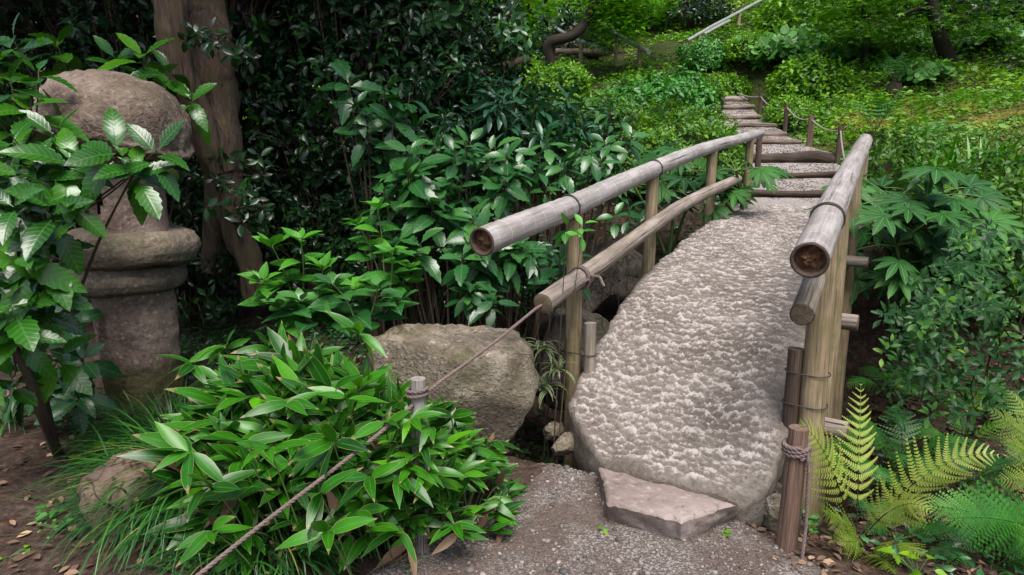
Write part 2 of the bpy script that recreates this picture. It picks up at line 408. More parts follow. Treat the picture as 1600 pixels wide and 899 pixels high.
def woodmat(name, stops, rough=.75, zs=2.5, ring=None, moss=0.0, bump=.5, crack=True, wild=False, fc=.85):
    m, nt, bs = mat(name); g = NT(nt); lf = g.scaled(g.obj(), (.7, .7, .55)) if wild else g.lf(); v = g.scaled(lf, (26, 26, zs))
    n1 = g.noise(v, 1.6, 6, .65, dist=.4); n2 = g.noise(g.scaled(lf, (55, 55, 1.1)), 1.0, 4, .6); big = g.noise(g.scaled(lf, (9, 9, 4)), 1.0, 4)
    f = g.math('ADD', g.math('MULTIPLY', n1, .55), g.math('MULTIPLY', big, .45)); col = g.ramp(f, stops); fine = g.noise(g.scaled(lf, (110, 110, 5)), 1.0, 5, .6); col = g.mix(fc, col, g.ramp(fine, [(.32, (.45,) * 3), (.5, (1.0,) * 3), (.7, (1.35,) * 3)]), 'MULTIPLY')
    if crack: col = g.mix(g.ramp(n2, [(.33, .95), (.39, 0.0)]), col, tuple(c * .22 for c in stops[0][1]))
    if ring:
        sep = g.n("SeparateXYZ"); g.l(lf, sep.inputs[0])
        z = g.math('ADD', sep.outputs[2], g.math('MULTIPLY', g.noise(lf, 6, 2), .012)); fr = g.math('FRACT', g.math('DIVIDE', z, ring))
        d = g.math('ABSOLUTE', g.math('SUBTRACT', fr, .5)); col = g.mix(g.math('MULTIPLY', g.ramp(d, [(.0, .75), (.025, 0.0)]), g.ramp(g.noise(lf, 30, 2), [(.35, .2), (.6, 1.0)])), col, (.62, .57, .52))
    if moss: col = g.mix(g.math('MULTIPLY', g.ramp(g.noise(g.obj(), 7, 5), [(.45, 0.0), (.65, 1.0)]), moss), col, (.10, .105, .03))
    g.l(col, bs.inputs["Base Color"]); bs.inputs["Roughness"].default_value = rough; bs.inputs["Specular IOR Level"].default_value = .3
    g.bump(g.math('ADD', g.math('ADD', n1, g.ramp(n2, [(.32, 0.0), (.42, 1.0)])), fine), bump, .006, bs); return m

def stonemat(name, stops, sc=6, moss=.0, mosscol=(.055, .06, .015), speck=(.5, .46, .42), spk=.5, rough=.88, bump=.6, low=None, stain=None, crk=.75):
    m, nt, bs = mat(name); g = NT(nt); o = g.obj(); n1 = g.noise(o, sc, 7, .62); n2 = g.noise(o, sc * 9, 4, .6); n3 = g.noise(o, sc * .35, 3)
    col = g.ramp(g.math('ADD', g.math('MULTIPLY', n1, .6), g.math('MULTIPLY', n3, .4)), stops)
    col = g.mix(g.math('MULTIPLY', g.ramp(n2, [(.55, 0.0), (.68, 1.0)]), spk), col, speck); col = g.mix(g.ramp(n2, [(.30, .7), (.42, 0.0)]), col, tuple(c * .45 for c in stops[0][1]))
    ck = g.noise(o, sc * .45, 5, .6, dist=.6); ckm = g.ramp(g.math('ABSOLUTE', g.math('SUBTRACT', ck, .5)), [(.0, crk), (.012, 0.0)]); col = g.mix(ckm, col, tuple(c * .3 for c in stops[0][1]))
    if stain: col = g.mix(g.ramp(g.noise(o, sc * .8, 4), [(.52, 0.0), (.68, .8)]), col, stain)
    if moss:
        geo = g.n("NewGeometry"); sp = g.n("SeparateXYZ"); g.l(geo.outputs["Normal"], sp.inputs[0])
        mk = g.ramp(g.noise(o, sc * .6, 6, .7), [(.48, 0.0), (.62, 1.0)])
        if low is None: mk = g.math('MULTIPLY', mk, g.math('ADD', g.math('MULTIPLY', sp.outputs[2], .6), .45, True))
        else:
            so = g.n("SeparateXYZ"); g.l(o, so.inputs[0]); mk = g.ramp(g.math('ADD', g.math('SUBTRACT', low, so.outputs[2]), g.math('MULTIPLY', g.math('SUBTRACT', n1, .5), .5)), [(.0, 0.0), (.06, 1.0)])
        col = g.mix(g.math('MULTIPLY', mk, moss), col, g.mix(n2, tuple(c * .6 for c in mosscol), tuple(c * 1.5 for c in mosscol)))
    g.l(col, bs.inputs["Base Color"]); bs.inputs["Roughness"].default_value = rough; bs.inputs["Specular IOR Level"].default_value = .25
    g.bump(g.math('SUBTRACT', g.math('ADD', n1, g.math('MULTIPLY', n2, .5)), g.math('MULTIPLY', ckm, .6)), bump, .025, bs); return m
# ------------------------------------------------------------------ material set
M = {}
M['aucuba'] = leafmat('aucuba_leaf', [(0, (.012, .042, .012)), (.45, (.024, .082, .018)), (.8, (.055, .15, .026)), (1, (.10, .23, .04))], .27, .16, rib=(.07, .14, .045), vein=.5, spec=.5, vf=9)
M['aucuba_dim'] = leafmat('aucuba_shade_leaf', [(0, (.009, .034, .013)), (.5, (.026, .085, .028)), (1, (.075, .175, .055))], .29, .16, rib=(.08, .155, .065), vein=.4, vf=9, spec=.48)  # duller copy of the aucuba leaf, shade put into its colour
M['camellia'] = leafmat('camellia_leaf', [(0, (.005, .015, .006)), (.6, (.009, .030, .010)), (.92, (.022, .07, .016)), (1, (.06, .16, .025))], .3, .08, rib=(.03, .06, .02), vein=.0, spec=.4)
M['slender'] = leafmat('slender_leaf', [(0, (.015, .05, .025)), (.6, (.03, .085, .045)), (1, (.05, .13, .06))], .3, .12, rib=(.06, .12, .06), vein=.3)
M['broad'] = leafmat('broad_leaf', [(0, (.022, .085, .022)), (.5, (.045, .15, .035)), (1, (.10, .27, .05))], .45, .25, rib=(.14, .27, .08), vein=.8, vf=7)
M['sasa'] = leafmat('bamboo_grass_leaf', [(0, (.012, .05, .010)), (.4, (.025, .10, .016)), (.85, (.055, .18, .026)), (.97, (.10, .27, .04)), (1, (.33, .24, .10))], .36, .2, rib=(.09, .22, .05), margin=((.27, .28, .11), .90), vein=.0, spec=.4, tip=(.27, .19, .09))
M['dryleaf'] = leafmat('dry_leaf', [(0, (.05, .026, .018)), (.6, (.105, .06, .042)), (.9, (.20, .13, .09)), (1, (.36, .26, .17))], .7, .1, rib=(.12, .07, .04), vein=.5)
M['grass'] = leafmat('grass_blade', [(0, (.014, .048, .015)), (.6, (.032, .10, .026)), (.96, (.06, .165, .038)), (1, (.30, .25, .11))], .4, .2, rib=(.05, .12, .03), vein=0)
M['iris'] = leafmat('iris_blade', [(0, (.03, .11, .02)), (1, (.085, .24, .035))], .4, .25, rib=(.09, .2, .04), vein=0)
M['stripe'] = leafmat('striped_blade', [(0, (.04, .10, .03)), (1, (.08, .18, .05))], .4, .2, rib=(.35, .36, .2), margin=((.42, .42, .26), .55), vein=0)
M['fern_y'] = leafmat('young_fern', [(0, (.11, .17, .035)), (.5, (.27, .34, .095)), (1, (.43, .48, .17))], .5, .3, vein=0, stalk=(.035, .02, .012))
M['fern_g'] = leafmat('green_fern', [(0, (.03, .10, .025)), (.5, (.06, .18, .04)), (1, (.13, .29, .06))], .5, .25, vein=0, stalk=(.05, .035, .015))
M['fatsia'] = leafmat('fatsia_leaf', [(0, (.011, .042, .013)), (.6, (.023, .078, .019)), (1, (.04, .115, .027))], .55, .10, spec=.25, rib=(.13, .24, .08), vein=.4, vf=8)
M['shrubleaf'] = leafmat('evergreen_shrub_leaf', [(0, (.008, .028, .009)), (.5, (.020, .064, .018)), (.82, (.065, .155, .038)), (.96, (.17, .29, .055)), (1, (.30, .19, .05))], .45, .2, spec=.28, rib=(.06, .15, .05), vein=.0)
M['azalea'] = leafmat('azalea_leaf', [(0, (.025, .07, .012)), (.5, (.07, .165, .022)), (1, (.19, .33, .045))], .5, .25, vein=0)
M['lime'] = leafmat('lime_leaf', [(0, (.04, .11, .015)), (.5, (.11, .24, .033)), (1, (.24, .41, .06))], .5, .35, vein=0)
M['maple'] = leafmat('maple_leaf', [(0, (.05, .14, .012)), (.5, (.11, .26, .02)), (1, (.22, .40, .035))], .55, .4, vein=0)
M['maple_dark'] = leafmat('dark_maple_leaf', [(0, (.022, .065, .010)), (.6, (.06, .14, .018)), (1, (.13, .25, .032))], .5, .3, vein=0)
M['cover'] = leafmat('ground_cover_leaf', [(0, (.03, .08, .02)), (.5, (.085, .18, .046)), (.85, (.15, .27, .07)), (1, (.24, .26, .055))], .5, .25, vein=0)
M['mossy'] = leafmat('moss_leaf', [(0, (.10, .13, .015)), (.6, (.17, .20, .025)), (1, (.25, .20, .06))], .7, .2, vein=0)
M['ever'] = leafmat('dark_evergreen_leaf', [(0, (.006, .02, .007)), (.7, (.014, .045, .012)), (1, (.03, .09, .02))], .35, .1, vein=0)
M['petasite'] = leafmat('round_leaf', [(0, (.045, .13, .03)), (.5, (.09, .22, .06)), (1, (.18, .33, .11))], .45, .3, rib=(.2, .33, .13), vein=.3)

M['twig'] = woodmat('twig_bark', [(.3, (.045, .03, .02)), (.7, (.12, .085, .06))], .85, 6)
M['greenstem'] = woodmat('green_stem', [(.3, (.06, .11, .03)), (.7, (.12, .2, .06))], .6, 6, crack=False, bump=.1)
M['bark'] = woodmat('tree_bark', [(.25, (.028, .017, .013)), (.5, (.07, .045, .034)), (.75, (.14, .098, .076))], .92, 7.0, bump=1.0, moss=.35, wild=True)
M['darkbark'] = woodmat('dark_bark', [(.3, (.012, .009, .007)), (.7, (.04, .03, .022))], .9, 4.0, bump=.8)
M['bamboo'] = woodmat('weathered_bamboo', [(.28, (.11, .092, .085)), (.45, (.25, .225, .215)), (.6, (.36, .335, .325)), (.75, (.50, .475, .465))], .6, 1.4, ring=.105, moss=.18, bump=.25, fc=.5)
M['rail'] = woodmat('weathered_rail', [(.28, (.11, .085, .067)), (.5, (.23, .19, .16)), (.72, (.36, .315, .275))], .75, 1.6, moss=.35)
M['post'] = woodmat('post_wood', [(.28, (.12, .085, .045)), (.5, (.25, .19, .115)), (.75, (.36, .29, .19))], .75, 1.4, moss=.55, bump=.35)
M['darkpost'] = woodmat('dark_post_wood', [(.28, (.03, .02, .015)), (.5, (.075, .05, .038)), (.75, (.14, .10, .075))], .85, 2.2)
M['redpost'] = woodmat('brown_post_wood', [(.28, (.07, .04, .03)), (.5, (.15, .095, .07)), (.75, (.24, .165, .13))], .85, 2.2)
M['greypost'] = woodmat('grey_post_wood', [(.28, (.13, .115, .10)), (.5, (.28, .255, .235)), (.75, (.42, .39, .36))], .85, 2.0)
M['shadelog'] = woodmat('dark_step_log', [(.28, (.018, .012, .009)), (.5, (.05, .035, .026)), (.75, (.13, .095, .072))], .9, 2.0)  # log wood coloured dark so the log fronts read as shadowed
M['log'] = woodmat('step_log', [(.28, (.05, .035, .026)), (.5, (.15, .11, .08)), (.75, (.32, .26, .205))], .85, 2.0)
M['endgrain'] = woodmat('end_grain', [(.3, (.06, .045, .03)), (.6, (.17, .125, .08)), (.8, (.27, .21, .14))], .9, 3)
M['pith'] = stonemat('rotten_core', [(.35, (.05, .022, .012)), (.5, (.20, .10, .05)), (.65, (.36, .21, .11))], 22, bump=1.0, spk=.2, crk=0.0)
M['rope'] = woodmat('rope_fibre', [(.3, (.10, .07, .065)), (.7, (.24, .175, .16))], .9, 30, bump=.4, crack=False)
M['palerope'] = woodmat('pale_rope', [(.3, (.16, .14, .115)), (.7, (.30, .27, .22))], .9, 30, bump=.2, crack=False)
M['wire'], _nt, _b = mat('dark_wire'); _b.inputs["Base Color"].default_value = (.07, .06, .055, 1); _b.inputs["Roughness"].default_value = .5; _b.inputs["Metallic"].default_value = .6
M['greenrail'] = woodmat('pale_green_bamboo', [(.3, (.15, .175, .15)), (.7, (.30, .325, .30))], .5, 2, ring=.4, crack=False)

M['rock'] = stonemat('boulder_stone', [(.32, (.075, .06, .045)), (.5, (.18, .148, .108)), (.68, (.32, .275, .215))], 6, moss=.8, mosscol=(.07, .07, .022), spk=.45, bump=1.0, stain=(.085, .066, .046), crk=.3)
M['darkrock'] = stonemat('shaded_boulder', [(.32, (.028, .024, .02)), (.5, (.06, .05, .042)), (.68, (.11, .095, .08))], 4, moss=.5, spk=.15, bump=.8)  # boulder stone in a darker copy, shade put into its colour
M['brownrock'] = stonemat('brown_boulder', [(.32, (.07, .045, .034)), (.5, (.13, .09, .068)), (.68, (.19, .14, .11))], 3, moss=.4, spk=.12, bump=.7)
M['lantern'] = stonemat('lantern_stone', [(.32, (.06, .042, .034)), (.5, (.19, .135, .107)), (.68, (.34, .265, .222))], 5, moss=.85, mosscol=(.06, .058, .018), low=.42, spk=.4, bump=.7, crk=0.12)
M['lantern_ring'] = stonemat('lantern_ring_stone', [(.32, (.05, .04, .033)), (.5, (.14, .11, .082)), (.68, (.25, .20, .152))], 5, moss=.5, mosscol=(.06, .06, .02), spk=.25, bump=.7, crk=0.12)
M['lantern_cap'] = stonemat('lantern_cap_stone', [(.32, (.05, .036, .028)), (.5, (.145, .105, .082)), (.68, (.27, .21, .172))], 5, moss=.35, mosscol=(.075, .07, .03), spk=.3, bump=1.0, crk=0.12)
M['step'] = stonemat('pink_granite', [(.32, (.13, .10, .088)), (.5, (.225, .178, .158)), (.68, (.32, .265, .24))], 3, spk=.3, speck=(.47, .42, .395), bump=.45, moss=0, crk=0.0)

m, nt, bs = mat('carved_stone'); g = NT(nt); o = g.obj(); sp = g.n("SeparateXYZ"); g.l(g.lf(), sp.inputs[0])
n1 = g.noise(o, 3.2, 5); n2 = g.noise(o, 60, 6, .7); n3 = g.noise(o, 17, 4)
c = g.ramp(n1, [(.3, (.135, .113, .096)), (.5, (.205, .176, .152)), (.7, (.265, .232, .203))])
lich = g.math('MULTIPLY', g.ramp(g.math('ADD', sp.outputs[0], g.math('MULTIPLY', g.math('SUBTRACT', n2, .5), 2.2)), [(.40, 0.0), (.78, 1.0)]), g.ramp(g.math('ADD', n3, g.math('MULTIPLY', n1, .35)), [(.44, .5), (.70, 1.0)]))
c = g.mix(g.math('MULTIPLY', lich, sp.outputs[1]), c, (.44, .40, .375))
c = g.mix(g.math('MULTIPLY', g.ramp(sp.outputs[0], [(.20, .45), (.42, 0.0)]), sp.outputs[1]), c, (.075, .06, .05))  # pits coloured darker: gathered dirt plus painted shade to deepen the relief
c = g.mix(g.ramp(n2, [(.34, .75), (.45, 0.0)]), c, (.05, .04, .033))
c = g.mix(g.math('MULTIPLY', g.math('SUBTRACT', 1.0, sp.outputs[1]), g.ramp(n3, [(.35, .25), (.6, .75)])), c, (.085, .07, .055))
g.l(c, bs.inputs["Base Color"]); bs.inputs["Roughness"].default_value = .85; bs.inputs["Specular IOR Level"].default_value = .3
g.bump(g.math('ADD', n2, g.math('MULTIPLY', n3, .8)), .9, .014, bs); M['carved'] = m

m, nt, bs = mat('soil'); g = NT(nt); o = g.obj(); sp = g.n("SeparateXYZ"); g.l(g.lf(), sp.inputs[0])
n1 = g.noise(o, 2.5, 6); n2 = g.noise(o, 28, 6, .7); n3 = g.noise(o, 9, 5)
soil = g.ramp(n2, [(.3, (.022, .015, .011)), (.5, (.058, .040, .030)), (.7, (.12, .085, .062))])
litter = g.ramp(n2, [(.3, (.02, .012, .009)), (.55, (.07, .042, .03)), (.72, (.16, .10, .075))]); soil = g.mix(g.ramp(n3, [(.45, 0.0), (.6, .8)]), soil, litter)
green = g.ramp(n2, [(.3, (.010, .016, .004)), (.5, (.028, .045, .009)), (.7, (.07, .09, .018))]); c = g.mix(g.math('MULTIPLY', sp.outputs[0], g.ramp(n3, [(.3, .5), (.5, 1.0)])), soil, green)  # dark soil between plants, darkened further so gaps read as shadow
c = g.mix(g.math('MULTIPLY', sp.outputs[1], g.ramp(n1, [(.4, .2), (.55, 1.0)])), c, g.ramp(n2, [(.3, (.10, .09, .015)), (.55, (.17, .145, .03)), (.75, (.20, .145, .05))]))
g.l(c, bs.inputs["Base Color"]); bs.inputs["Roughness"].default_value = .95; bs.inputs["Specular IOR Level"].default_value = .15
g.bump(g.math('ADD', n2, n3), .8, .03, bs); M['soil'] = m

m, nt, bs = mat('gravel_bed'); g = NT(nt); o = g.obj(); vo = g.n("TexVoronoi"); vo.inputs["Scale"].default_value = 95; g.l(o, vo.inputs["Vector"])
n1 = g.noise(o, 3, 5); n2 = g.noise(o, 60, 4); hs = g.n("SeparateColor"); g.l(vo.outputs["Color"], hs.inputs[0])
st = g.ramp(hs.outputs[0], [(0, (.10, .085, .075)), (.5, (.19, .165, .15)), (1, (.32, .295, .275))])
c = g.mix(g.ramp(vo.outputs["Distance"], [(.35, 0.0), (.75, .9)]), st, (.07, .05, .04)); c = g.mix(g.ramp(n1, [(.42, 0.0), (.56, .9)]), c, g.ramp(n2, [(.3, (.05, .034, .027)), (.7, (.13, .092, .072))]))
g.l(c, bs.inputs["Base Color"]); bs.inputs["Roughness"].default_value = .9
g.bump(g.math('MULTIPLY', vo.outputs["Distance"], -1.0), .9, .01, bs); M['gravelbed'] = m
m, nt, bs = mat('stair_gravel'); g = NT(nt); o = g.obj(); n1 = g.noise(o, 4, 5); n2 = g.noise(o, 70, 5, .7)
c = g.mix(g.ramp(n1, [(.35, 0.0), (.6, 1.0)]), g.ramp(n2, [(.3, (.12, .10, .09)), (.7, (.36, .32, .29))]), g.ramp(n2, [(.3, (.17, .145, .13)), (.7, (.42, .375, .345))])); g.l(c, bs.inputs['Base Color']); bs.inputs['Roughness'].default_value = .95; g.bump(n2, .8, .02, bs); M['stairgravel'] = m

m, nt, bs = mat('pebble'); g = NT(nt); sp = g.n("SeparateXYZ"); g.l(g.lf(), sp.inputs[0])
c = g.ramp(sp.outputs[0], [(0, (.06, .055, .055)), (.3, (.14, .12, .11)), (.6, (.19, .16, .142)), (.85, (.24, .205, .185)), (1, (.33, .295, .265))])
c = g.mix(.5, c, g.ramp(g.noise(g.obj(), 140, 3), [(.3, (.6,) * 3), (.7, (1.2,) * 3)]), 'MULTIPLY'); g.l(c, bs.inputs["Base Color"]); bs.inputs["Roughness"].default_value = .8; M['pebble'] = m

# ------------------------------------------------------------------ ground
def axis_pts(lo, hi, d0, d1, step, k):
    pts = list(np.arange(d0, d1, step)); s = step; x = pts[-1]
    while x < hi: s *= k; x += s; pts.append(x)
    s = step; x = pts[0]; low = []
    while x > lo: s *= k; x -= s; low.append(x)
    return np.array(low[::-1] + pts)
def grid(xs, ys):
    X, Y = np.meshgrid(xs, ys); n, m_ = X.shape; i = np.arange(n - 1)[:, None]; j = np.arange(m_ - 1)[None]
    Q = np.stack([i * m_ + j, i * m_ + j + 1, (i + 1) * m_ + j + 1, (i + 1) * m_ + j], -1).reshape(-1, 4)
    return X.ravel(), Y.ravel(), Q
def mossy_xy(x, y):
    a, b = ab(x, y); p = np.stack([x, y, 0 * x], 1)
    return sm(a, 7.2, 9.5) * sm(fbm(p * .7, 3, 31) + .55, -.1, .5), sm(b, -2.2, -1.2) * sm(a, 8.2, 9.5) * (1 - sm(a, 13, 15)) * sm(fbm(p * .55, 3, 41) + .25, -.1, .45)
xs = axis_pts(-60, 70, -4, 5.5, .06, 1.055); ys = axis_pts(-12, 95, 1.6, 9.5, .06, 1.045)
X, Y, Q = grid(xs, ys); b = Bld(); R_, G_ = mossy_xy(X, Y)
b.add(np.stack([X, Y, H(X, Y)], 1), np.stack([R_, G_, 0 * X], 1), Q)
tag(b.build('ground', M['soil']), kind='structure')

# front path: sheet whose rim dips under the soil
X, Y, Q = grid(np.arange(-2.6, 2.9, .05), np.arange(-8, 3.75, .05)); p = np.stack([X, Y, 0 * X], 1)
def path_side(x, y):
    n = fbm(np.stack([x, y, 0 * x], 1) * 2.2, 3, 77) * .10
    l = np.interp(y, [-8, 1.2, 2.2, 2.6, 3.05, 3.3, 3.7], [-1.5, -1.1, -.62, -.36, .04, .12, .2]); r_ = np.interp(y, [-8, 1.2, 2.3, 2.9, 3.2, 3.7], [1.7, 1.5, 1.15, 1.08, .9, .8])
    return np.minimum(x - l, r_ - x) + n
sd = np.minimum(path_side(X, Y), 3.45 - Y)
Z = H(X, Y) + np.clip(sd, -.12, .08) * .16; b = Bld(); keep = (sd[Q] > -.15).any(1); b.add(np.stack([X, Y, Z], 1), None, Q[keep])
tag(b.build('path', M['gravelbed']), kind='structure')

rng = np.random.default_rng(3)
def ico(sub=1):
    bm = bmesh.new(); bmesh.ops.create_icosphere(bm, subdivisions=sub, radius=1.0); V = np.array([v.co for v in bm.verts]); T = np.array([[v.index for v in f.verts] for f in bm.faces]); bm.free(); return V, T
IV, IT = ico(1)
def pebbles(b, x, y, z, r, rng):
    N = len(x); sc = np.stack([r * rng.uniform(.7, 1.3, N), r * rng.uniform(.7, 1.3, N), r * rng.uniform(.45, .8, N)], 1); th = rng.uniform(0, 6.28, N)
    V = IV[None] * (1 + rng.normal(0, .12, (N, len(IV), 1))) * sc[:, None]; c, s_ = np.cos(th)[:, None], np.sin(th)[:, None]
    V = np.stack([V[..., 0] * c - V[..., 1] * s_, V[..., 0] * s_ + V[..., 1] * c, V[..., 2]], -1) + np.stack([x, y, z], 1)[:, None]
    A = np.zeros(V.shape); A[..., 0] = rng.uniform(0, 1, N)[:, None] ** 1.3
    b.add(V, A, None, (IT[None] + (np.arange(N) * len(IV))[:, None, None]).reshape(-1, 3))
N = 15000; x = rng.uniform(-1.2, 1.9, N); y = rng.uniform(1.9, 3.4, N); s_ = path_side(x, y); cl = fbm(np.stack([x, y, 0 * x], 1) * 2.6, 3, 55)
k = (s_ + rng.normal(0, .10, N) > .02) & (cl + rng.normal(0, .35, N) > -.25); x, y, s_ = x[k], y[k], s_[k]; r = np.clip(rng.lognormal(-5.45, .52, len(x)), .0022, .020)
b = Bld(); pebbles(b, x, y, H(x, y) + np.clip(np.minimum(s_, 3.45 - y), -.12, .08) * .16 + r * .2, r, rng)
for i in range(9):
    (La, Ra), (Lb, Rb) = ([(np.array([*fromab(6.75, -1.78), .985]), np.array([*fromab(6.75, -.45), .985]))] + STEP_PTS)[i:i + 2]
    n_ = 1000; u_ = rng.uniform(0, 1, n_)[:, None]; v_ = rng.uniform(0, 1, n_)[:, None]; pp = (La * (1 - u_) + Ra * u_) * (1 - v_) + (Lb * (1 - u_) + Rb * u_) * v_
    pp[:, 2] = La[2] - .012 + max(.02, Lb[2] - (.12 if i == 2 else .065) - La[2] + .012) * v_[:, 0]; rr = np.clip(rng.lognormal(-5.0, .35, n_), .004, .013); pebbles(b, pp[:, 0], pp[:, 1], pp[:, 2] + rr * .2, rr, rng)
tag(b.build('gravel', M['pebble']), label='loose grey and brown gravel on the path and stairs', kind='stuff')

# stair treads behind the bridge
b = Bld(); n = 14
lines = [(np.array([*fromab(6.35, -1.78), .93]), np.array([*fromab(6.35, -.45), .93]))] + [(L.copy(), R.copy()) for L, R in STEP_PTS]
e = lines[-1][0] - lines[-2][0]; lines.append((lines[-1][0] + e * 1.3, lines[-1][1] + e * 1.3))
for i in range(len(lines) - 1):
    (L0_, R0_), (L1_, R1_) = lines[i], lines[i + 1]; zt = L0_[2] if i else .985
    zt -= .012; ze = L1_[2] - (.12 if i == 2 else .065)
    u = np.linspace(-.12, 1.12, n); v = np.linspace(0, 1, 9); rows = []
    for vv in v:
        L = L0_ * (1 - vv) + L1_ * vv; R = R0_ * (1 - vv) + R1_ * vv; pp = L[None] * (1 - u[:, None]) + R[None] * u[:, None]; pp[:, 2] = zt + max(.02, ze - zt) * vv + vn(pp * 9, 4) * .008; rows.append(pp)
    P = np.array(rows); P[:, 0, 2] -= .05; P[:, -1, 2] -= .05
    ii = np.arange(8)[:, None]; jj = np.arange(n - 1)[None]
    b.add(P.reshape(-1, 3), None, np.stack([ii * n + jj, ii * n + jj + 1, (ii + 1) * n + jj + 1, (ii + 1) * n + jj], -1).reshape(-1, 4))
tag(b.build('stair_path', M['stairgravel']), kind='structure')
ORD = ['lowest log riser right behind the stone bridge', 'second log riser up from the bridge', 'thick dark log riser holding the widest tread', 'short log riser partly behind the left handrail end', 'pale log riser just above the left handrail end',
       'log riser where the stairs begin to turn left', 'broad pale log riser beside the green bank', 'small log riser half hidden by leaves', 'topmost log riser of the near stairs']
for i, (L, R) in enumerate(STEP_PTS):
    e = (R - L) / np.linalg.norm(R - L); t = np.linspace(-.06, 1.05, 26); P = L[None] * (1 - t[:, None]) + R[None] * t[:, None]
    rr = .07 if i == 2 else .036; P[:, 2] -= rr * .9; P[:, 2] += vn(P * 3.3, 60 + i) * .032; P[:, 1] += vn(P * 3, 90 + i) * .05
    rad = rr * (1 + .18 * vn(P * 6, 20 + i)); b = Bld(); b.tube(P, rad, 12, True, rnd=i * .37)
    tag(b.build('log_step', M['shadelog'] if i in (0, 1, 2) else M['log'], origin=(L + R) / 2), ORD[i], 'step', 'log steps of the near stairs')
# ------------------------------------------------------------------ stone bridge
def zdeck(a): return np.interp(a, [2.6, 2.85, 3.1, 3.4, 3.83, 4.41, 5.5, 6.7, 7.2], [.02, .08, .19, .40, .645, .845, 1.0, 1.05, 1.05])
def zd(a): return (zdeck(a - .18) + 2 * zdeck(a - .07) + 2 * zdeck(a + .07) + zdeck(a + .18)) / 6
na, nb = 640, 250
As = 2.84 + (6.85 - 2.84) * np.linspace(0, 1, na) ** 1.25
def bl(a): return np.interp(a, [2.84, 2.95, 3.15, 3.3, 6.85], [-1.30, -1.47, -1.68, -1.70, -1.72]) + .02 * vn(np.stack([a * 3, a * 0, a * 0], -1), 3) + .010 * vn(np.stack([a * 14, a * 0, a * 0], -1), 5)
def br(a): return np.interp(a, [2.84, 2.95, 3.2, 6.85], [-.64, -.575, -.56, -.62]) + .02 * vn(np.stack([a * 3, a * 0 + 5, a * 0], -1), 4) + .010 * vn(np.stack([a * 14, a * 0 + 5, a * 0], -1), 6)
v = np.linspace(0, 1, nb); B0, B1 = bl(As), br(As)
AA = np.repeat(As[:, None], nb, 1); BB = B0[:, None] * (1 - v) + B1[:, None] * v
AA = AA - (AA < 3.2) * (.28 * (v[None] - .42)) * sm(3.2 - AA, 0, .3) * 0.0
x, y = fromab(AA, BB); P2 = np.stack([x.ravel(), y.ravel(), 0 * x.ravel()], 1)
warp = np.stack([vn(P2 * 6, 1), vn(P2 * 6, 2), 0 * P2[:, 0]], 1) * .02
ua, ub = AA.ravel() + warp[:, 0], BB.ravel() + warp[:, 1]
f1, f2, fo = worley(np.stack([ua / .034, ub / .048], 1), 11); g1, g2, go = worley(np.stack([ua / .026, ub / .022], 1), 19)
de = np.minimum((BB - B0[:, None]), (B1[:, None] - BB)).ravel(); df = AA.ravel() - 2.84; edge = np.minimum(de, df)
amp = (.55 + .45 * sm(edge, .0, .05)) * (.7 + .5 * fbm(P2 * 2, 2, 8))
pit = np.clip(f1, 0, 1.0) ** 1.6; sc_ = fbm(np.stack([ua / .036, ub / .062, 0 * ua], 1), 4, 27, .55); s2_ = fbm(np.stack([ua / .017, ub / .032, 0 * ua + 3], 1), 3, 47, .55); h = amp * (.008 * pit + .0125 * fo + .004 * go + .006 * np.tanh(2.6 * sc_) + .003 * np.tanh(2.4 * s2_)) + .012 * fbm(P2 * 4.5, 3, 6) + .004 * vn(P2 * 40, 3)
rnd_ = .026 * (1 - np.sqrt(np.clip(1 - (1 - np.clip(edge / .035, 0, 1)) ** 2, 0, 1))) * (1 + .8 * vn(P2 * 9, 13))
z = zd(AA).ravel() + h - rnd_ + .012 * (1 - (2 * np.repeat(v[None], na, 0).ravel() - 1) ** 2)
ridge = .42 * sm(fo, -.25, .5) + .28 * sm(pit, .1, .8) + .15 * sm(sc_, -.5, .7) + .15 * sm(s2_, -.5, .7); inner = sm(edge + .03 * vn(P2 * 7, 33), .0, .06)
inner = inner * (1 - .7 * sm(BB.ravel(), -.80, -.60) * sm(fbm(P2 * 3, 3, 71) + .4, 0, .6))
V = np.stack([x.ravel(), y.ravel(), z], 1); A = np.stack([ridge, inner, 0 * z], 1); i = np.arange(na - 1)[:, None]; j = np.arange(nb - 1)[None]
bd = Bld(); bd.add(V, A, np.stack([i * nb + j, i * nb + j + 1, (i + 1) * nb + j + 1, (i + 1) * nb + j], -1).reshape(-1, 4))
# sides: walk the rim and drop it in steps
Vg = V.reshape(na, nb, 3); rim = np.concatenate([Vg[::-1, 0], Vg[0, 1:], Vg[1:, -1]]); rb = np.concatenate([B0[::-1] * 0 - 1, np.zeros(nb - 1), B1[1:] * 0 + 1])
ra = np.concatenate([As[::-1], np.full(nb - 1, 2.84), As[1:]]); nr = len(rim); rows = []
out = np.zeros((nr, 3)); out[:, :2] = rb[:, None] * BN[None]; out[rb == 0, :2] = -BD; out = nrm(smooth_line(out, 1e9, 0) if False else out)
for k in range(8):
    t = k / 7; q = rim.copy(); q[:, 2] -= t * (.30 + .03 * vn(rim * 2, 5)); q += out * ((.004 * math.sin(t * 3.1) - .05 * t * t) + .014 * fbm(q * 7, 3, 15)[:, None] * min(1, t * 4)); rows.append(q)
R3 = np.array(rows); i = np.arange(7)[:, None]; j = np.arange(nr - 1)[None]
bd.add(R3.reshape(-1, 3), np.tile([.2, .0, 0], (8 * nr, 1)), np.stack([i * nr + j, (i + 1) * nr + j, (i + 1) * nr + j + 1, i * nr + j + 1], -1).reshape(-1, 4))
tag(bd.build('stone_bridge', M['carved'], origin=(*fromab(2.9, -1.1), 0)), 'arched stone slab bridge with a chiselled grey top', 'bridge')

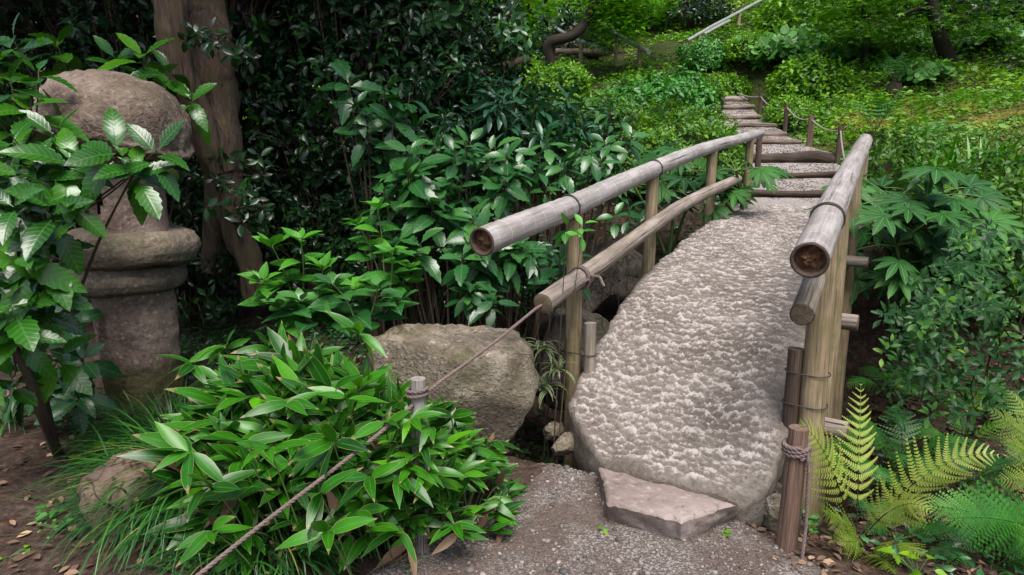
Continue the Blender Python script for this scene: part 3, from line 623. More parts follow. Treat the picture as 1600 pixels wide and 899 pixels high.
# ------------------------------------------------------------------ rocks
RV, RT = ico(5)
def rock(name, label, cat, c, dims, rz, seed, m, power=3.2, rough=.16, tilt=0, group=None, sink=.0):
    p = RV / (np.sum(np.abs(RV) ** power, 1) ** (1 / power))[:, None]
    rr = 1 + rough * fbm(RV * 1.3 + seed * 3.1, 5, seed) + .055 * fbm(RV * 6 + seed, 5, seed + 3)
    rg = np.random.default_rng(seed); V = p * rr[:, None]
    for _ in range(11):  # split faces
        n = nrm(rg.normal(0, 1, 3)); d = rg.uniform(.70, .92); s = V @ n; V = V - np.clip(s - d, 0, None)[:, None] * n * .85
    V = V * np.array(dims); ct, st = math.cos(tilt), math.sin(tilt); V = np.stack([V[:, 0] * ct + V[:, 2] * st, V[:, 1], -V[:, 0] * st + V[:, 2] * ct], 1)
    cz, sz = math.cos(rz), math.sin(rz); V = np.stack([V[:, 0] * cz - V[:, 1] * sz, V[:, 0] * sz + V[:, 1] * cz, V[:, 2]], 1)
    b = Bld(); b.add(V, None, None, RT); o = b.build(name, M[m]); o.location = [float(q) for q in c]
    return tag(o, label, cat, group)
q = at(694, 640, 3.5)
rock('boulder', 'large mossy brown boulder between the low bamboo grass and the left handrail', 'rock', (q[0] + .01, 3.62, .22), (.46, .34, .40), .12, 5, 'rock', 4.6, .13)
q = atz(195, 850, .0)
rock('boulder', 'rounded brown boulder at the foot of the grass tuft', 'rock', (q[0] + .03, q[1] + .17, .10), (.26, .22, .24), .4, 12, 'brownrock', 2.6, .12)
q = atz(886, 692, .03); rock('edge_rock', 'low grey rock against the left corner of the stone bridge', 'rock', (q[0], q[1], .02), (.085, .06, .06), .3, 21, 'rock', 3, .2)
q = atz(868, 668, .03); rock('edge_rock', 'small pale rock behind the rock at the bridge corner', 'rock', (q[0], q[1], .01), (.07, .05, .05), 1, 22, 'rock', 3, .2)
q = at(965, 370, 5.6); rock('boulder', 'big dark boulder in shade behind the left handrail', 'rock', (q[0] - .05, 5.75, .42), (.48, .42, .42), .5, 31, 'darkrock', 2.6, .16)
q = at(905, 470, 4.6); rock('boulder', 'dark rock low behind the first left post', 'rock', (q[0], 4.75, .12), (.4, .34, .34), .2, 33, 'darkrock', 2.6, .16)
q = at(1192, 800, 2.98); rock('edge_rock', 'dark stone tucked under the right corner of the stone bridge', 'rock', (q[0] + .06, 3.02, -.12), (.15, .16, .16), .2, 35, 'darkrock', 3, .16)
q = at(1205, 810, 2.78); rock('edge_rock', 'pale oval stone beside the brown rope post', 'rock', (q[0] + .015, 2.8, .02), (.05, .05, .075), 0, 37, 'rock', 2.2, .08)

# step stone: a thick trapezoid block with chipped edges
def step_stone():
    z1 = .125; T = [atz(px, py, z1)[:2] for px, py in ((936, 727), (1149, 783), (1148, 806), (1062, 812), (948, 786))]
    T = np.array([atz(936, 727, z1)[:2], atz(1150, 786, z1)[:2], atz(1063, 812, z1)[:2], atz(949, 784, z1)[:2]]); Bt = np.array([atz(936, 740, .0)[:2] + [0.0, .02], atz(1150, 800, .0)[:2], atz(1062, 848, -.02)[:2], atz(950, 806, .0)[:2]])
    n = 60; u = np.linspace(0, 1, n); Uu, Vv = np.meshgrid(u, u)
    def bil(C): return (C[0][None, None] * ((1 - Uu) * (1 - Vv))[..., None] + C[1][None, None] * (Uu * (1 - Vv))[..., None] + C[2][None, None] * (Uu * Vv)[..., None] + C[3][None, None] * ((1 - Uu) * Vv)[..., None])
    top = bil(T); e = np.minimum(np.minimum(Uu, 1 - Uu) * .55, np.minimum(Vv, 1 - Vv) * .28); zz = z1 - .014 * (1 - np.clip(e / .018, 0, 1)) ** 2
    pt = np.concatenate([top, zz[..., None]], 2).reshape(-1, 3); e_ = e.ravel(); pt[:, 2] += .004 * fbm(pt * 25, 4, 2) - .010 * np.clip(fbm(pt * 14, 3, 4) - .1, 0, 1) * (1 - np.clip(e_ / .05, 0, 1)); pt[:, :2] += (np.stack([vn(pt * 16, 5), vn(pt * 16, 6)], 1) * .010 + np.stack([vn(pt * 45, 5), vn(pt * 45, 6)], 1) * .004) * (1 - np.clip(e_ / .06, 0, 1))[:, None]; b = Bld(); i = np.arange(n - 1)[:, None]; j = np.arange(n - 1)[None]
    b.add(pt, None, np.stack([i * n + j, (i + 1) * n + j, (i + 1) * n + j + 1, i * n + j + 1], -1).reshape(-1, 4))
    g3 = pt.reshape(n, n, 3); rim = np.concatenate([g3[0, :-1], g3[:-1, -1], g3[-1, :0:-1], g3[:0:-1, 0], g3[:1, 0]]); cen = rim[:, :2].mean(0); rows = []
    bt = np.concatenate([np.linspace(Bt[k], Bt[(k + 1) % 4], n - 1, endpoint=False) for k in range(4)] + [Bt[:1]])
    for k in range(12):
        t = k / 11; q = rim.copy(); q[:, :2] = rim[:, :2] * (1 - t) + bt * t; q[:, 2] = rim[:, 2] - t * .17; d = nrm(np.c_[q[:, :2] - cen, 0 * q[:, 0]]); q += d * (fbm(q * 16, 4, 8)[:, None] * .012 * min(1, t * 3) + .008 * math.sin(t * 3.1)); rows.append(q)
    R = np.array(rows); nr = len(rim); i = np.arange(11)[:, None]; j = np.arange(nr - 1)[None]
    b.add(R.reshape(-1, 3), None, np.stack([i * nr + j, i * nr + j + 1, (i + 1) * nr + j + 1, (i + 1) * nr + j], -1).reshape(-1, 4))
    return b
b = step_stone(); c = np.concatenate(b.v).mean(0); tag(b.build('step_stone', M['step'], origin=(c[0], c[1], 0)), 'flat pinkish granite step stone in front of the stone bridge', 'step')

# ------------------------------------------------------------------ railings
L0 = at(753, 378, 3.04); R0 = at(1265, 408, 2.5); SL, SR = .65, .56
def railpts(pix, p0, s): return np.array([atp(px, py, p0, s) for px, py in pix])
def hollow_end(parent, P, T, r):
    """the open cut end of a rail: rim, dark inner wall, crumbling core"""
    T = nrm(T); ref = np.array([0, 0, 1.0]); Ux = nrm(np.cross(T, ref)); Vx = np.cross(Ux, T); th = np.linspace(0, 2 * math.pi, 40, endpoint=False); c = np.cos(th)[:, None] * Ux + np.sin(th)[:, None] * Vx
    b = Bld(); prof = [(r, 0), (r * .97, .006), (r * .84, .006), (r * .80, 0), (r * .78, -.05)]; rows = np.array([P + c * a_ - T * d for a_, d in prof]); i = np.arange(4)[:, None]; j = np.arange(40)[None]
    A = np.zeros((5, 40, 3)); A[:, :, 2] = np.array([0, .05, .9, 1.3, 1.5])[:, None]; A[:, :, 0] = np.cos(th) * .3; A[:, :, 1] = np.sin(th) * .3
    b.add(rows.reshape(-1, 3), A.reshape(-1, 3), np.stack([i * 40 + j, i * 40 + (j + 1) % 40, (i + 1) * 40 + (j + 1) % 40, (i + 1) * 40 + j], -1).reshape(-1, 4))
    rim = b.build('cut_rim', M['darkpost'], parent)
    b = Bld(); rr = np.linspace(0, 1, 14)[1:]; pts = [P + T * .03]
    for q in rr:
        pp = P + c * (r * .79 * q); n_ = fbm(pp * 55, 4, 9); pts += list(pp + T[None] * (.03 - .016 * (1 - q) + .016 * n_[:, None] * (1 - q ** 4)))
    Qs = []; Ts = [(0, 1 + (j + 1) % 40, 1 + j) for j in range(40)]
    for k in range(len(rr) - 1):
        for j in range(40): Qs.append((1 + k * 40 + j, 1 + k * 40 + (j + 1) % 40, 1 + (k + 1) * 40 + (j + 1) % 40, 1 + (k + 1) * 40 + j))
    b.add(np.array(pts), None, Qs, Ts); b.build('rotten_core', M['pith'], parent)
def make_rail(parent, name, pix, p0, s, r0, r1, m, node=None, hollow=False, seed=0):
    P = smooth_line(railpts(pix, p0, s), .02, 12); n = len(P); L = np.linspace(0, 1, n); rad = r0 + (r1 - r0) * L; dist = np.concatenate([[0], np.cumsum(np.linalg.norm(np.diff(P, axis=0), axis=1))])
    if node: rad = rad * (1 + .05 * np.exp(-((dist / node + .5) % 1 - .5) ** 2 / .0016) - .02 * np.cos(dist / node * 6.28))
    rad = rad * (1 + .03 * vn(P * 5, seed)); P[:, 2] += .006 * vn(P * 2.5, seed + 3); b = Bld(); b.tube(P, rad, 28, False, rnd=seed * .21); V = b.v[-1]; V += .0025 * fbm(V * 30, 2, seed)[:, None]
    T0 = nrm(P[1] - P[0])
    if not hollow:
        for e in (0, 1):
            pass
    o = b.build(name, M[m], parent)
    if hollow: hollow_end(o, P[0], T0, rad[0])
    ends = ([] if hollow else [(P[0], -T0, rad[0])]) + [(P[-1], nrm(P[-1] - P[-2]), rad[-1])]
    for c, t, r in ends:
        bc = Bld()
        Ux = nrm(np.cross(t, [0, 0, 1.0])); Vx = np.cross(Ux, t); th = np.linspace(0, 2 * math.pi, 28, endpoint=False); cc = np.cos(th)[:, None] * Ux + np.sin(th)[:, None] * Vx
        V = np.vstack([c[None] + t * .003, c + cc * r * .55 + t * .004, c + cc * r * .94 + t * .002, c + cc * r]); A = np.zeros((len(V), 3)); A[1:29, 0] = np.cos(th) * .1; A[1:29, 1] = np.sin(th) * .1; A[29:57, 0] = np.cos(th) * .16; A[29:57, 1] = np.sin(th) * .16; A[57:, 0] = np.cos(th) * .17; A[57:, 1] = np.sin(th) * .17
        T = [(0, 1 + (j + 1) % 28, 1 + j) for j in range(28)]; Q = [(1 + k * 28 + j, 1 + k * 28 + (j + 1) % 28, 29 + k * 28 + (j + 1) % 28, 29 + k * 28 + j) for k in range(2) for j in range(28)]
        bc.add(V, A, Q, T); bc.build('cut_end', M['endgrain'], o)
    return P, rad
def make_post(parent, name, top, bot, r, m, seed=0, capm=None):
    t = np.linspace(0, 1, 24)[:, None]; P = np.asarray(bot) * (1 - t) + np.asarray(top) * t; P[:, :2] += .006 * np.stack([vn(P * 2, seed), vn(P * 2, seed + 1)], 1); b = Bld(); b.tube(P, r * (1.05 - .1 * t[:, 0]) * (1 + .03 * vn(P * 6, seed)), 20, True, rnd=seed * .31)
    return b.build(name, M[m], parent)
def wire_loop(parent, pts, r=.0028, turns=1, name='wire_tie', m='wire', drop=.012):
    b = Bld(); P = np.asarray(pts)
    for k in range(turns): q = P + np.array([0, 0, drop * k]); b.tube(np.vstack([q, q[:2]]), r, 6, False)
    return b.build(name, M[m], parent)
def hoop(c, t, r, n=28):
    t = nrm(t); Ux = nrm(np.cross(t, [0, 0, 1.0])); Vx = np.cross(Ux, t); th = np.linspace(0, 2 * math.pi, n, endpoint=False); return np.asarray(c) + r * (np.cos(th)[:, None] * Ux + np.sin(th)[:, None] * Vx)

# left
o0 = np.array([*fromab(3.37, -1.77), gz(*fromab(3.37, -1.77))])
rl = thing('handrail', 'left weathered bamboo handrail of the stone bridge, with a long cracked near end', 'handrail', (0, 0, 0), 0, 'handrails of the stone bridge')
PL, rL = make_rail(rl, 'top_rail', [(753, 378), (825, 349), (900, 320), (960, 291), (1020, 264), (1065, 246), (1113, 230), (1150, 219), (1188, 209)], L0, SL, .066, .044, 'bamboo', .16, True, 1)
crack = Bld(); k = slice(0, 26); cu = PL[k] + np.array([0, 0, 1]) * rL[k][:, None] * .78 + np.array([-.82, .5, 0]) * rL[k][:, None] * .62; crack.tube(cu, np.linspace(.005, .002, len(cu)), 6, True); crack.build('split', M['darkpost'], rl)
ROWL = L0 + np.array([.115, 0, 0])
PLL, rLL = make_rail(rl, 'lower_rail', [(848, 474), (905, 436), (960, 396), (1020, 352), (1060, 325), (1110, 299), (1152, 281)], ROWL, SL, .052, .042, 'rail', None, False, 2)
def near_pt(P, a): return P[np.argmin(np.abs(P @ np.array([*BD, 0]) - a))]
for i, (a_, zb, r) in enumerate(((3.37, -.45, .046), (4.48, -.7, .044), (5.79, -.3, .044), (7.0, .6, .04))):
    c = near_pt(PL, a_); make_post(rl, 'post', c - [0, 0, .03], np.array([c[0], c[1], zb]), r, 'post', 10 + i)
c = at(922, 505, 3.72); make_post(rl, 'stake', c, c + [0, 0, -.7], .036, 'rail', 20)
for a_ in (3.30, 4.50):
    i = np.argmin(np.abs(PL @ np.array([*BD, 0]) - a_)); wire_loop(rl, hoop(PL[i], PL[i + 1] - PL[i - 1], rL[i] + .004), .0035, 2, drop=.004)
    c = PL[i] + np.array([.838, -.545, 0]) * (rL[i] + .006); b = Bld(); b.tube(np.array([c + [0, 0, .02], c + [0, 0, -.09], c + [.0, .0, -.20]]), .0035, 6); b.build('wire_tie', M['wire'], rl)
c0 = near_pt(PL, 3.37); cs = at(922, 505, 3.72); 
def two_hoop(c1, r1, c2, r2, z, n=16):
    d = nrm(np.array([c2[0] - c1[0], c2[1] - c1[1]])); a0 = math.atan2(d[1], d[0]); P = []
    for th in np.linspace(a0 + 1.57, a0 + 4.71, n): P.append((c1[0] + r1 * math.cos(th), c1[1] + r1 * math.sin(th), z))
    for th in np.linspace(a0 - 1.57, a0 + 1.57, n): P.append((c2[0] + r2 * math.cos(th), c2[1] + r2 * math.sin(th), z))
    return np.array(P)
wire_loop(rl, two_hoop(c0, .052, cs, .041, .46))

# right
rr_ = thing('handrail', 'right weathered bamboo handrail of the stone bridge, with an open hollow end facing the viewer', 'handrail', (0, 0, 0), 0, 'handrails of the stone bridge')
PR, rR = make_rail(rr_, 'top_rail', [(1265, 408), (1282, 368), (1300, 326), (1315, 293), (1330, 262), (1342, 238), (1352, 220)], R0, SR, .068, .052, 'bamboo', .16, True, 4)
ROWR = R0 + np.array([-.03, 0, -.27])
lo = PR.copy(); lo[:, 2] -= .30; lo[:, :2] -= BN[None] * .075
b0 = at(1253, 492, 2.62); lo += (b0 - lo[0]) * np.linspace(1, .6, len(lo))[:, None]
def rail_from(parent, name, P, r0, r1, m, seed):
    rad = np.linspace(r0, r1, len(P)) * (1 + .04 * vn(P * 5, seed)); b = Bld(); b.tube(P, rad, 24, False, rnd=seed * .21); o = b.build(name, M[m], parent)
    for c, t, r in ((P[0], nrm(P[0] - P[1]), rad[0]), (P[-1], nrm(P[-1] - P[-2]), rad[-1])): bc = Bld(); bc.tube(np.array([c - t * .004, c + t * .003]), [r * .97, r * .9], 24, True); bc.build('cut_end', M['endgrain'], o)
    return o
rail_from(rr_, 'lower_rail', lo, .046, .040, 'rail', 5)
RP = []
for i, (px, pt, bx, pb, a_, r) in enumerate(((1282, 380, 1266, 738, 3.30, .057), (1318, 300, 1300, 690, 4.05, .052), (1342, 245, 1322, 590, 5.15, .050), (1354, 222, 1350, 320, 6.0, .040))):
    c = near_pt(PR, a_); RP.append(c); make_post(rr_, 'post', c - [0, 0, .03], np.array([c[0] + .02, c[1], -.35 if i == 0 else (-.75 if i < 3 else -.2)]), r, 'post', 30 + i)
c1 = RP[0]; cs = np.array([c1[0], c1[1], 0]) - np.array([*BN, 0]) * .088 + np.array([.0, -.005, 0]); zt = at(1248, 545, cs[1])[2]; cs[2] = zt; make_post(rr_, 'stake', cs, cs + [0, 0, -.75], .036, 'darkpost', 41)
for py in (590, 640): wire_loop(rr_, two_hoop(cs, .04, c1 + [.015, 0, 0], .060, at(1265, py, c1[1] - .06)[2]), .003)
i = np.argmin(np.abs(PR @ np.array([*BD, 0]) - 3.28)); wire_loop(rr_, hoop(PR[i], PR[i + 1] - PR[i - 1], rR[i] + .004), .004, 2, drop=.005)
for k, (px, py, Yk, r) in enumerate(((1356, 410, 4.45, .035), (1340, 505, 3.75, .046), (1324, 674, 3.05, .046))):
    e = at(px, py, Yk); P = np.linspace(e - np.array([*BN, 0]) * .55, e, 8); rail_from(rr_, 'cross_beam', P, r, r, 'rail', 50 + k)

# ------------------------------------------------------------------ rope fence at the front
def rope_geo(b, P, R, pitch=.05, strands=3):
    Q, s = resample(P, .005 if R > .006 else .02); T = nrm(np.gradient(Q, axis=0)); Ux = nrm(np.cross(T, [0, 0, 1.0] if abs(T[:, 2]).max() < .95 else [1.0, .2, 0])); Vx = np.cross(T, Ux)
    for k in range(strands):
        ph = s / pitch * 2 * math.pi + k * 2 * math.pi / strands; b.tube(Q + R * .5 * (np.cos(ph)[:, None] * Ux + np.sin(ph)[:, None] * Vx), R * .56, 6, True, rnd=k * .5)
fp = at(652, 592, 2.5); gzf = gz(fp[0], fp[1])
t = thing('rope_post', 'short grey round post standing in the low bamboo grass', 'post', (fp[0], fp[1], gzf)); make_post(t, 'post', [0, 0, fp[2] - gzf], [0, 0, -.1], .031, 'greypost', 61)
kn = PLL[np.argmin(np.abs(PLL @ np.array([*BD, 0]) - 3.25))]
A0 = at(235, 960, 1.72); A1 = at(400, 826, 1.95); A2 = at(545, 716, 2.25); A3 = at(640, 640, 2.46); pA = smooth_line(np.array([A0, A1, A2, A3, at(672, 606, 2.55), at(705, 585, 2.65), at(770, 538, 2.95), at(838, 482, 3.28)]), .03, 4)
b = Bld(); rope_geo(b, pA, .0075)
hp = []
for th in np.linspace(0, 2 * math.pi * 2, 40): hp.append(fp + np.array([.04 * math.cos(th), .04 * math.sin(th), -.075 + .010 * th / 3.14]))
rope_geo(b, np.array(hp), .007)
kh = []
for th in np.linspace(0, 4 * math.pi, 50): kh.append(kn + .061 * math.cos(th) * np.array([BN[0], BN[1], 0]) + .061 * math.sin(th) * np.array([0, 0, 1.0]) + np.array([BD[0], BD[1], .1]) * (th / 12.56 - .5) * .035)
rope_geo(b, np.vstack([pA[-1:], np.array(kh)]), .008); rope_geo(b, np.array([kn + [.05, -.04, .02], kn + [.10, -.06, .015], kn + [.12, -.09, -.03]]), .008)
tag(b.build('rope', M['rope'], origin=fp), 'brown twisted rope from the front edge past the short grey post to the left handrail', 'rope')
rp = atz(1228, 852, .0); zt = at(1231, 668, rp[1])[2]
t = thing('rope_post', 'brown round post at the right front corner of the bridge', 'post', (rp[0], rp[1], 0)); make_post(t, 'post', [.008, 0, zt], [0, 0, -.15], .040, 'redpost', 63)
b = Bld(); hp = []
for th in np.linspace(0, 2 * math.pi * 3, 70): hp.append(rp + np.array([.008 + .047 * math.cos(th - 1.6), .047 * math.sin(th - 1.6), zt - .115 + .0155 * th / 6.28 + .004 * math.sin(th * 2)]))
rope_geo(b, np.array(hp), .0095); h0 = np.array(hp[0]); rope_geo(b, np.array([rp + [.03, -.052, zt - .09], rp + [.038, -.058, zt - .16], rp + [.045, -.062, zt - .4], at(1250, 900, rp[1] - .1)]), .0075)
rope_geo(b, np.array([rp + [.036, -.05, zt - .1], rp + [.046, -.052, zt - .14], rp + [.05, -.05, zt - .30]]), .0035, .02)
tag(b.build('rope', M['rope'], origin=rp), 'brown rope coiled round the right front post with its end hanging down', 'rope')

# rope fence along the stairs
FPX_ = [(1188, 207, 246, 7.9, 'dark rope post at the far end of the left handrail'), (1314, 197, 246, 9.0, 'dark rope post just left of the right handrail end'), (1268, 180, 228, 10.0, 'brown rope post second from the right handrail end'),
        (1230, 162, 192, 11.3, 'dark rope post in the middle of the bank'), (1189, 146, 172, 13.0, 'rope post near the top of the near stairs'), (1117, 100, 124, 17.0, 'most distant rope post among the bushes')]
tops = []
for i, (px, pt, pb, Yd, lab) in enumerate(FPX_):
    c = at(px, pt, Yd); g0 = gz(c[0], c[1]); t = thing('rope_post', lab, 'post', (c[0], c[1], min(g0, at(px, pb, Yd)[2])), 0, 'dark posts of the stair rope fence'); z0 = min(g0, at(px, pb, Yd)[2])
    make_post(t, 'post', [0, 0, c[2] - z0], [0, 0, -.15], .042 if i in (2,) else .034, 'darkpost' if i != 2 else 'redpost', 70 + i); tops.append(c - [0, 0, .06])
RL = ['pale sagging rope from the right handrail end to its first dark post', 'pale rope between the two dark posts nearest the right handrail', 'pale rope from the brown post up to the middle dark post', 'pale rope below the top of the near stairs', 'pale rope running far up among the bushes']
seq = [PR[-1] + [0, 0, -.25], tops[1], tops[2], tops[3], tops[4], tops[5]]
for i in range(5):
    p, q = seq[i], seq[i + 1]; tt = np.linspace(0, 1, 16)[:, None]; P = p * (1 - tt) + q * tt; P[:, 2] -= .12 * (1 - (2 * tt[:, 0] - 1) ** 2) * np.linalg.norm(q - p) / 2.2
    b = Bld(); b.tube(P, .011 if i < 4 else .016, 6, True); tag(b.build('rope', M['palerope'], origin=p), RL[i], 'rope', 'pale ropes along the near stairs')

# ------------------------------------------------------------------ stone lantern
lx, ly = atz(214, 640, .08)[:2]; ly += .12; lx = at(214, 500, ly)[0]; lz = gz(lx, ly)
ln = thing('stone_lantern', 'old stone lantern with a boulder cap, half covered by glossy leaves', 'stone lantern', (lx, ly, lz))
def lathe(prof, n=72, seed=0, amp=.018, sc=5):
    P = np.array(prof); L = np.concatenate([[0], np.cumsum(np.linalg.norm(np.diff(P, axis=0), axis=1))]); s = np.arange(0, L[-1], .012); rr = np.interp(s, L, P[:, 0]); zz = np.interp(s, L, P[:, 1])
    th = np.linspace(0, 2 * math.pi, n, endpoint=False); V = np.stack([rr[:, None] * np.cos(th), rr[:, None] * np.sin(th), np.repeat(zz[:, None], n, 1)], -1).reshape(-1, 3)
    d = V.copy(); d[:, 2] *= .3; d = nrm(d); V = V + d * (amp * fbm(V * sc, 4, seed) + .003 * fbm(V * 30, 3, seed + 5))[:, None]
    i = np.arange(len(s) - 1)[:, None]; j = np.arange(n)[None]; b = Bld(); b.add(V, None, np.stack([i * n + j, i * n + (j + 1) % n, (i + 1) * n + (j + 1) % n, (i + 1) * n + j], -1).reshape(-1, 4)); return b
zk = lambda py: at(214, py, ly)[2] - lz
pr = lathe([(.0, -.2), (.222, -.2), (.215, .05), (.213, .3), (.216, zk(450)), (.0, zk(450))], seed=1); pr.build('pillar', M['lantern'], ln)
z0 = zk(452); z1 = zk(410); z2 = zk(362)
def disk(z0, z1, r, seed):
    h = z1 - z0; b = lathe([(.0, z0), (r * .8, z0), (r * .93, z0 + .12 * h), (r, z0 + .4 * h), (r, z0 + .62 * h), (r * .94, z0 + .88 * h), (r * .82, z1), (.0, z1)], 96, seed, .022, 4); return b
dk = disk(z0, z1 + .01, .315, 3); dk.v[0][:, 0] -= .02; dk.build('lower_ring', M['lantern_ring'], ln)
dk = disk(z1, z2 + .015, .355, 5); dk.v[0][:, 0] += .03; dk.build('upper_ring', M['lantern_ring'], ln)
# fire box: thick wall with an arched opening to the front left
zb, zt_ = z2, zk(235); n = 90; th = np.linspace(0, 2 * math.pi, n, endpoint=False); zs = np.linspace(zb, zt_, 40); R_out, R_in = .222, .135
TH, ZZ = np.meshgrid(th, zs); op = (np.abs(((TH - RAD(238) + math.pi) % (2 * math.pi)) - math.pi) / .62) ** 2 + ((ZZ - zb - .20) / .155) ** 2 < 1
rad = R_out * (1 - .06 * ((ZZ - zb) / (zt_ - zb))); V = np.stack([rad * np.cos(TH), rad * np.sin(TH), ZZ], -1); V += .010 * fbm(V.reshape(-1, 3) * 6, 4, 7).reshape(V.shape[:2])[..., None] * nrm(V * [1, 1, 0]); Vi = np.stack([R_in * np.cos(TH), R_in * np.sin(TH), ZZ], -1)
b = Bld(); i = np.arange(39)[:, None]; j = np.arange(n)[None]; Q = np.stack([i * n + j, i * n + (j + 1) % n, (i + 1) * n + (j + 1) % n, (i + 1) * n + j], -1).reshape(-1, 4); ok = ~op.ravel()[Q].all(1)
b.add(V.reshape(-1, 3), None, Q[ok]); b.add(Vi.reshape(-1, 3), None, Q[ok][:, ::-1])
from collections import Counter
ec = Counter(); ed = {}
for q in Q[ok]:
    for a_, c_ in zip(q, np.roll(q, -1)): ec[frozenset((a_, c_))] += 1; ed[frozenset((a_, c_))] = (a_, c_)
wal = [ed[e] for e, k in ec.items() if k == 1]; VV = np.vstack([V.reshape(-1, 3), Vi.reshape(-1, 3)]); nn = len(V.reshape(-1, 3))
b.add(VV, None, [(c_, a_, a_ + nn, c_ + nn) for a_, c_ in wal]); b.build('light_box', M['lantern'], ln)
# cap: lopsided boulder dome
p = RV.copy(); pw = 2.5; p = p / (np.sum(np.abs(p) ** pw, 1) ** (1 / pw))[:, None]; cap = p * np.array([.365, .38, .305]); lowm = cap[:, 2] < 0; cap[lowm, 2] *= .42
cap[:, 2] += -.05 * (cap[:, 0] / .45) - .10 * np.clip(cap[:, 0] / .45, 0, 1) ** 2; cap[:, 2] -= .04 * np.clip(-cap[:, 0] / .45 - .4, 0, 1)
cap += nrm(RV) * (.028 * fbm(RV * 1.8, 4, 14) + .012 * fbm(RV * 7, 4, 15))[:, None]
b = Bld(); cz_ = zk(215) + .02; b.add(cap + [.02, 0, cz_ + .02], None, None, RT); b.build('cap', M['lantern_cap'], ln)
# ------------------------------------------------------------------ plants
UPV = np.array([0, 0, 1.0])
def two(name, label, cat, origin, stems, leaves, sm_, lm, group=None, ln='foliage', sn='stem'):
    t = thing(name, label, cat, origin, 0, group)
    if stems is not None and stems.n: stems.build(sn, M[sm_], t, origin=origin)
    if leaves.n: leaves.build(ln, M[lm], t, origin=origin)
    return t
def aucuba(label, foot, tips, size, lm='aucuba', nl=(7, 10), seed=0, group=None, tone=None, stemr=.008, name='aucuba', axis_out=.5, face=.35, bow=(0, 0, 0), hub=None):
    rng = np.random.default_rng(seed); st = Bld(); lv = Bld(); foot = np.asarray(foot, float)
    for tip in tips:
        tip = np.asarray(tip, float); root = foot if hub is None else min((np.asarray(q_, float) for q_ in hub), key=lambda q_: np.linalg.norm(q_ - tip)); out = tip - foot; out[2] *= .4; ax = nrm(UPV * (1 - axis_out) + nrm(out) * axis_out + rng.normal(0, .18, 3))
        mid = root * .45 + tip * .55; mid[:2] = root[:2] * .5 + tip[:2] * .5; mid = mid - ax * .05 + np.array(bow)
        st.tube(bez(root + rng.normal(0, .03, 3) * [1, 1, 0], mid, tip, 10), np.linspace(stemr * 1.6, stemr * .6, 10), 6, False, rnd=rng.uniform())
        n = rng.integers(*nl); p, d, u, s, r = rosette(rng, tip, ax, n, size * rng.uniform(.85, 1.1), 60, -38, .014, None if tone is None else np.clip(tone + rng.normal(0, .2), 0, 1), face); lv.leaves(T_AUC, p, d, u, s, r, rng.integers(0, len(T_AUC), n))
    return two(name, label, 'shrub', foot, st, lv, 'twig', lm, group)
def spread_tips(rng, c, rx, ry, rz, n, low=-.2):
    d = rnd_dirs(rng, n, low, 1); return np.asarray(c) + d * np.array([rx, ry, rz]) * rng.uniform(.72, 1.05, (n, 1))

# --- left foreground aucuba (leaves in front of the lantern)
f0 = atz(82, 700, .03); tipsA = [at(*q) for q in ((15, 125, 3.3), (60, 110, 3.5), (45, 170, 3.25), (20, 215, 3.0), (85, 205, 3.2), (55, 265, 3.0), (112, 250, 3.05), (185, 232, 3.05), (245, 235, 3.1), (215, 265, 3.05),
     (20, 320, 2.85), (80, 335, 2.9), (110, 310, 3.0), (30, 400, 2.8), (65, 390, 2.9), (15, 465, 2.75), (60, 440, 2.85), (70, 480, 3.0), (30, 520, 2.8), (95, 555, 3.1), (20, 590, 2.95), (-40, 250, 2.9), (-40, 420, 2.8), (-50, 560, 2.8), (-30, 150, 3.2))]
aucuba('large aucuba with big toothed glossy leaves at the left edge, partly covering the lantern', f0, tipsA, .205, 'aucuba', (6, 9), 11, stemr=.004, face=.6, bow=(0, .05, -.02), hub=[at(62, 640, 2.98), at(20, 535, 2.95), at(60, 470, 3.05), at(75, 350, 3.12), at(40, 240, 3.2), at(-10, 400, 2.95)])
b = Bld(); trk = smooth_line(np.array([f0 + [0.03, 0, -.05], at(62, 640, 2.98), at(45, 585, 2.95), at(20, 535, 2.92), at(-30, 480, 2.9)]), .03, 3); b.tube(trk, np.linspace(.028, .018, len(trk)), 10, False)
tr = smooth_line(np.array([f0 + [.02, 0, 0], at(58, 560, 3.05), at(60, 470, 3.08), at(75, 350, 3.14), at(40, 240, 3.22), at(50, 150, 3.3)]), .03, 3); b.tube(tr, np.linspace(.016, .006, len(tr)), 8, False); tr = smooth_line(np.array([at(60, 520, 3.06), at(120, 470, 3.15), at(150, 385, 3.15), at(185, 315, 3.12), at(215, 262, 3.08)]), .03, 2); b.tube(tr, np.linspace(.010, .004, len(tr)), 8, False)
o = b.build('trunk', M['twig'], COL.objects['aucuba'], origin=f0)
f1 = np.array([-2.75, 4.6, gz(-2.75, 4.6)]); aucuba('aucuba sprouting behind the lantern cap, its pointed leaves showing above the stone', f1, [at(*q) for q in ((225, 85, 4.4), (265, 110, 4.35), (180, 90, 4.5), (20, 60, 4.4), (90, 70, 4.6), (300, 150, 4.3), (-20, 100, 4.3), (40, 110, 4.5))], .22, 'aucuba', (7, 9), 12, stemr=.006, face=.6, bow=(0, .3, 0))
f2_ = np.array([*at(120, 600, 3.75)[:2], 0]); f2_[2] = gz(f2_[0], f2_[1]); aucuba('added dark aucuba darkening the gap between the glossy aucuba stems and the lantern pillar', f2_, [at(*q) for q in ((105, 500, 3.6), (130, 560, 3.55), (90, 570, 3.6), (60, 610, 3.5), (125, 620, 3.5), (40, 540, 3.7), (85, 460, 3.8), (20, 600, 3.6))], .18, 'aucuba_dim', (6, 9), 14, tone=.1, stemr=.004, face=.5)  # plant added to darken the bare soil in this gap
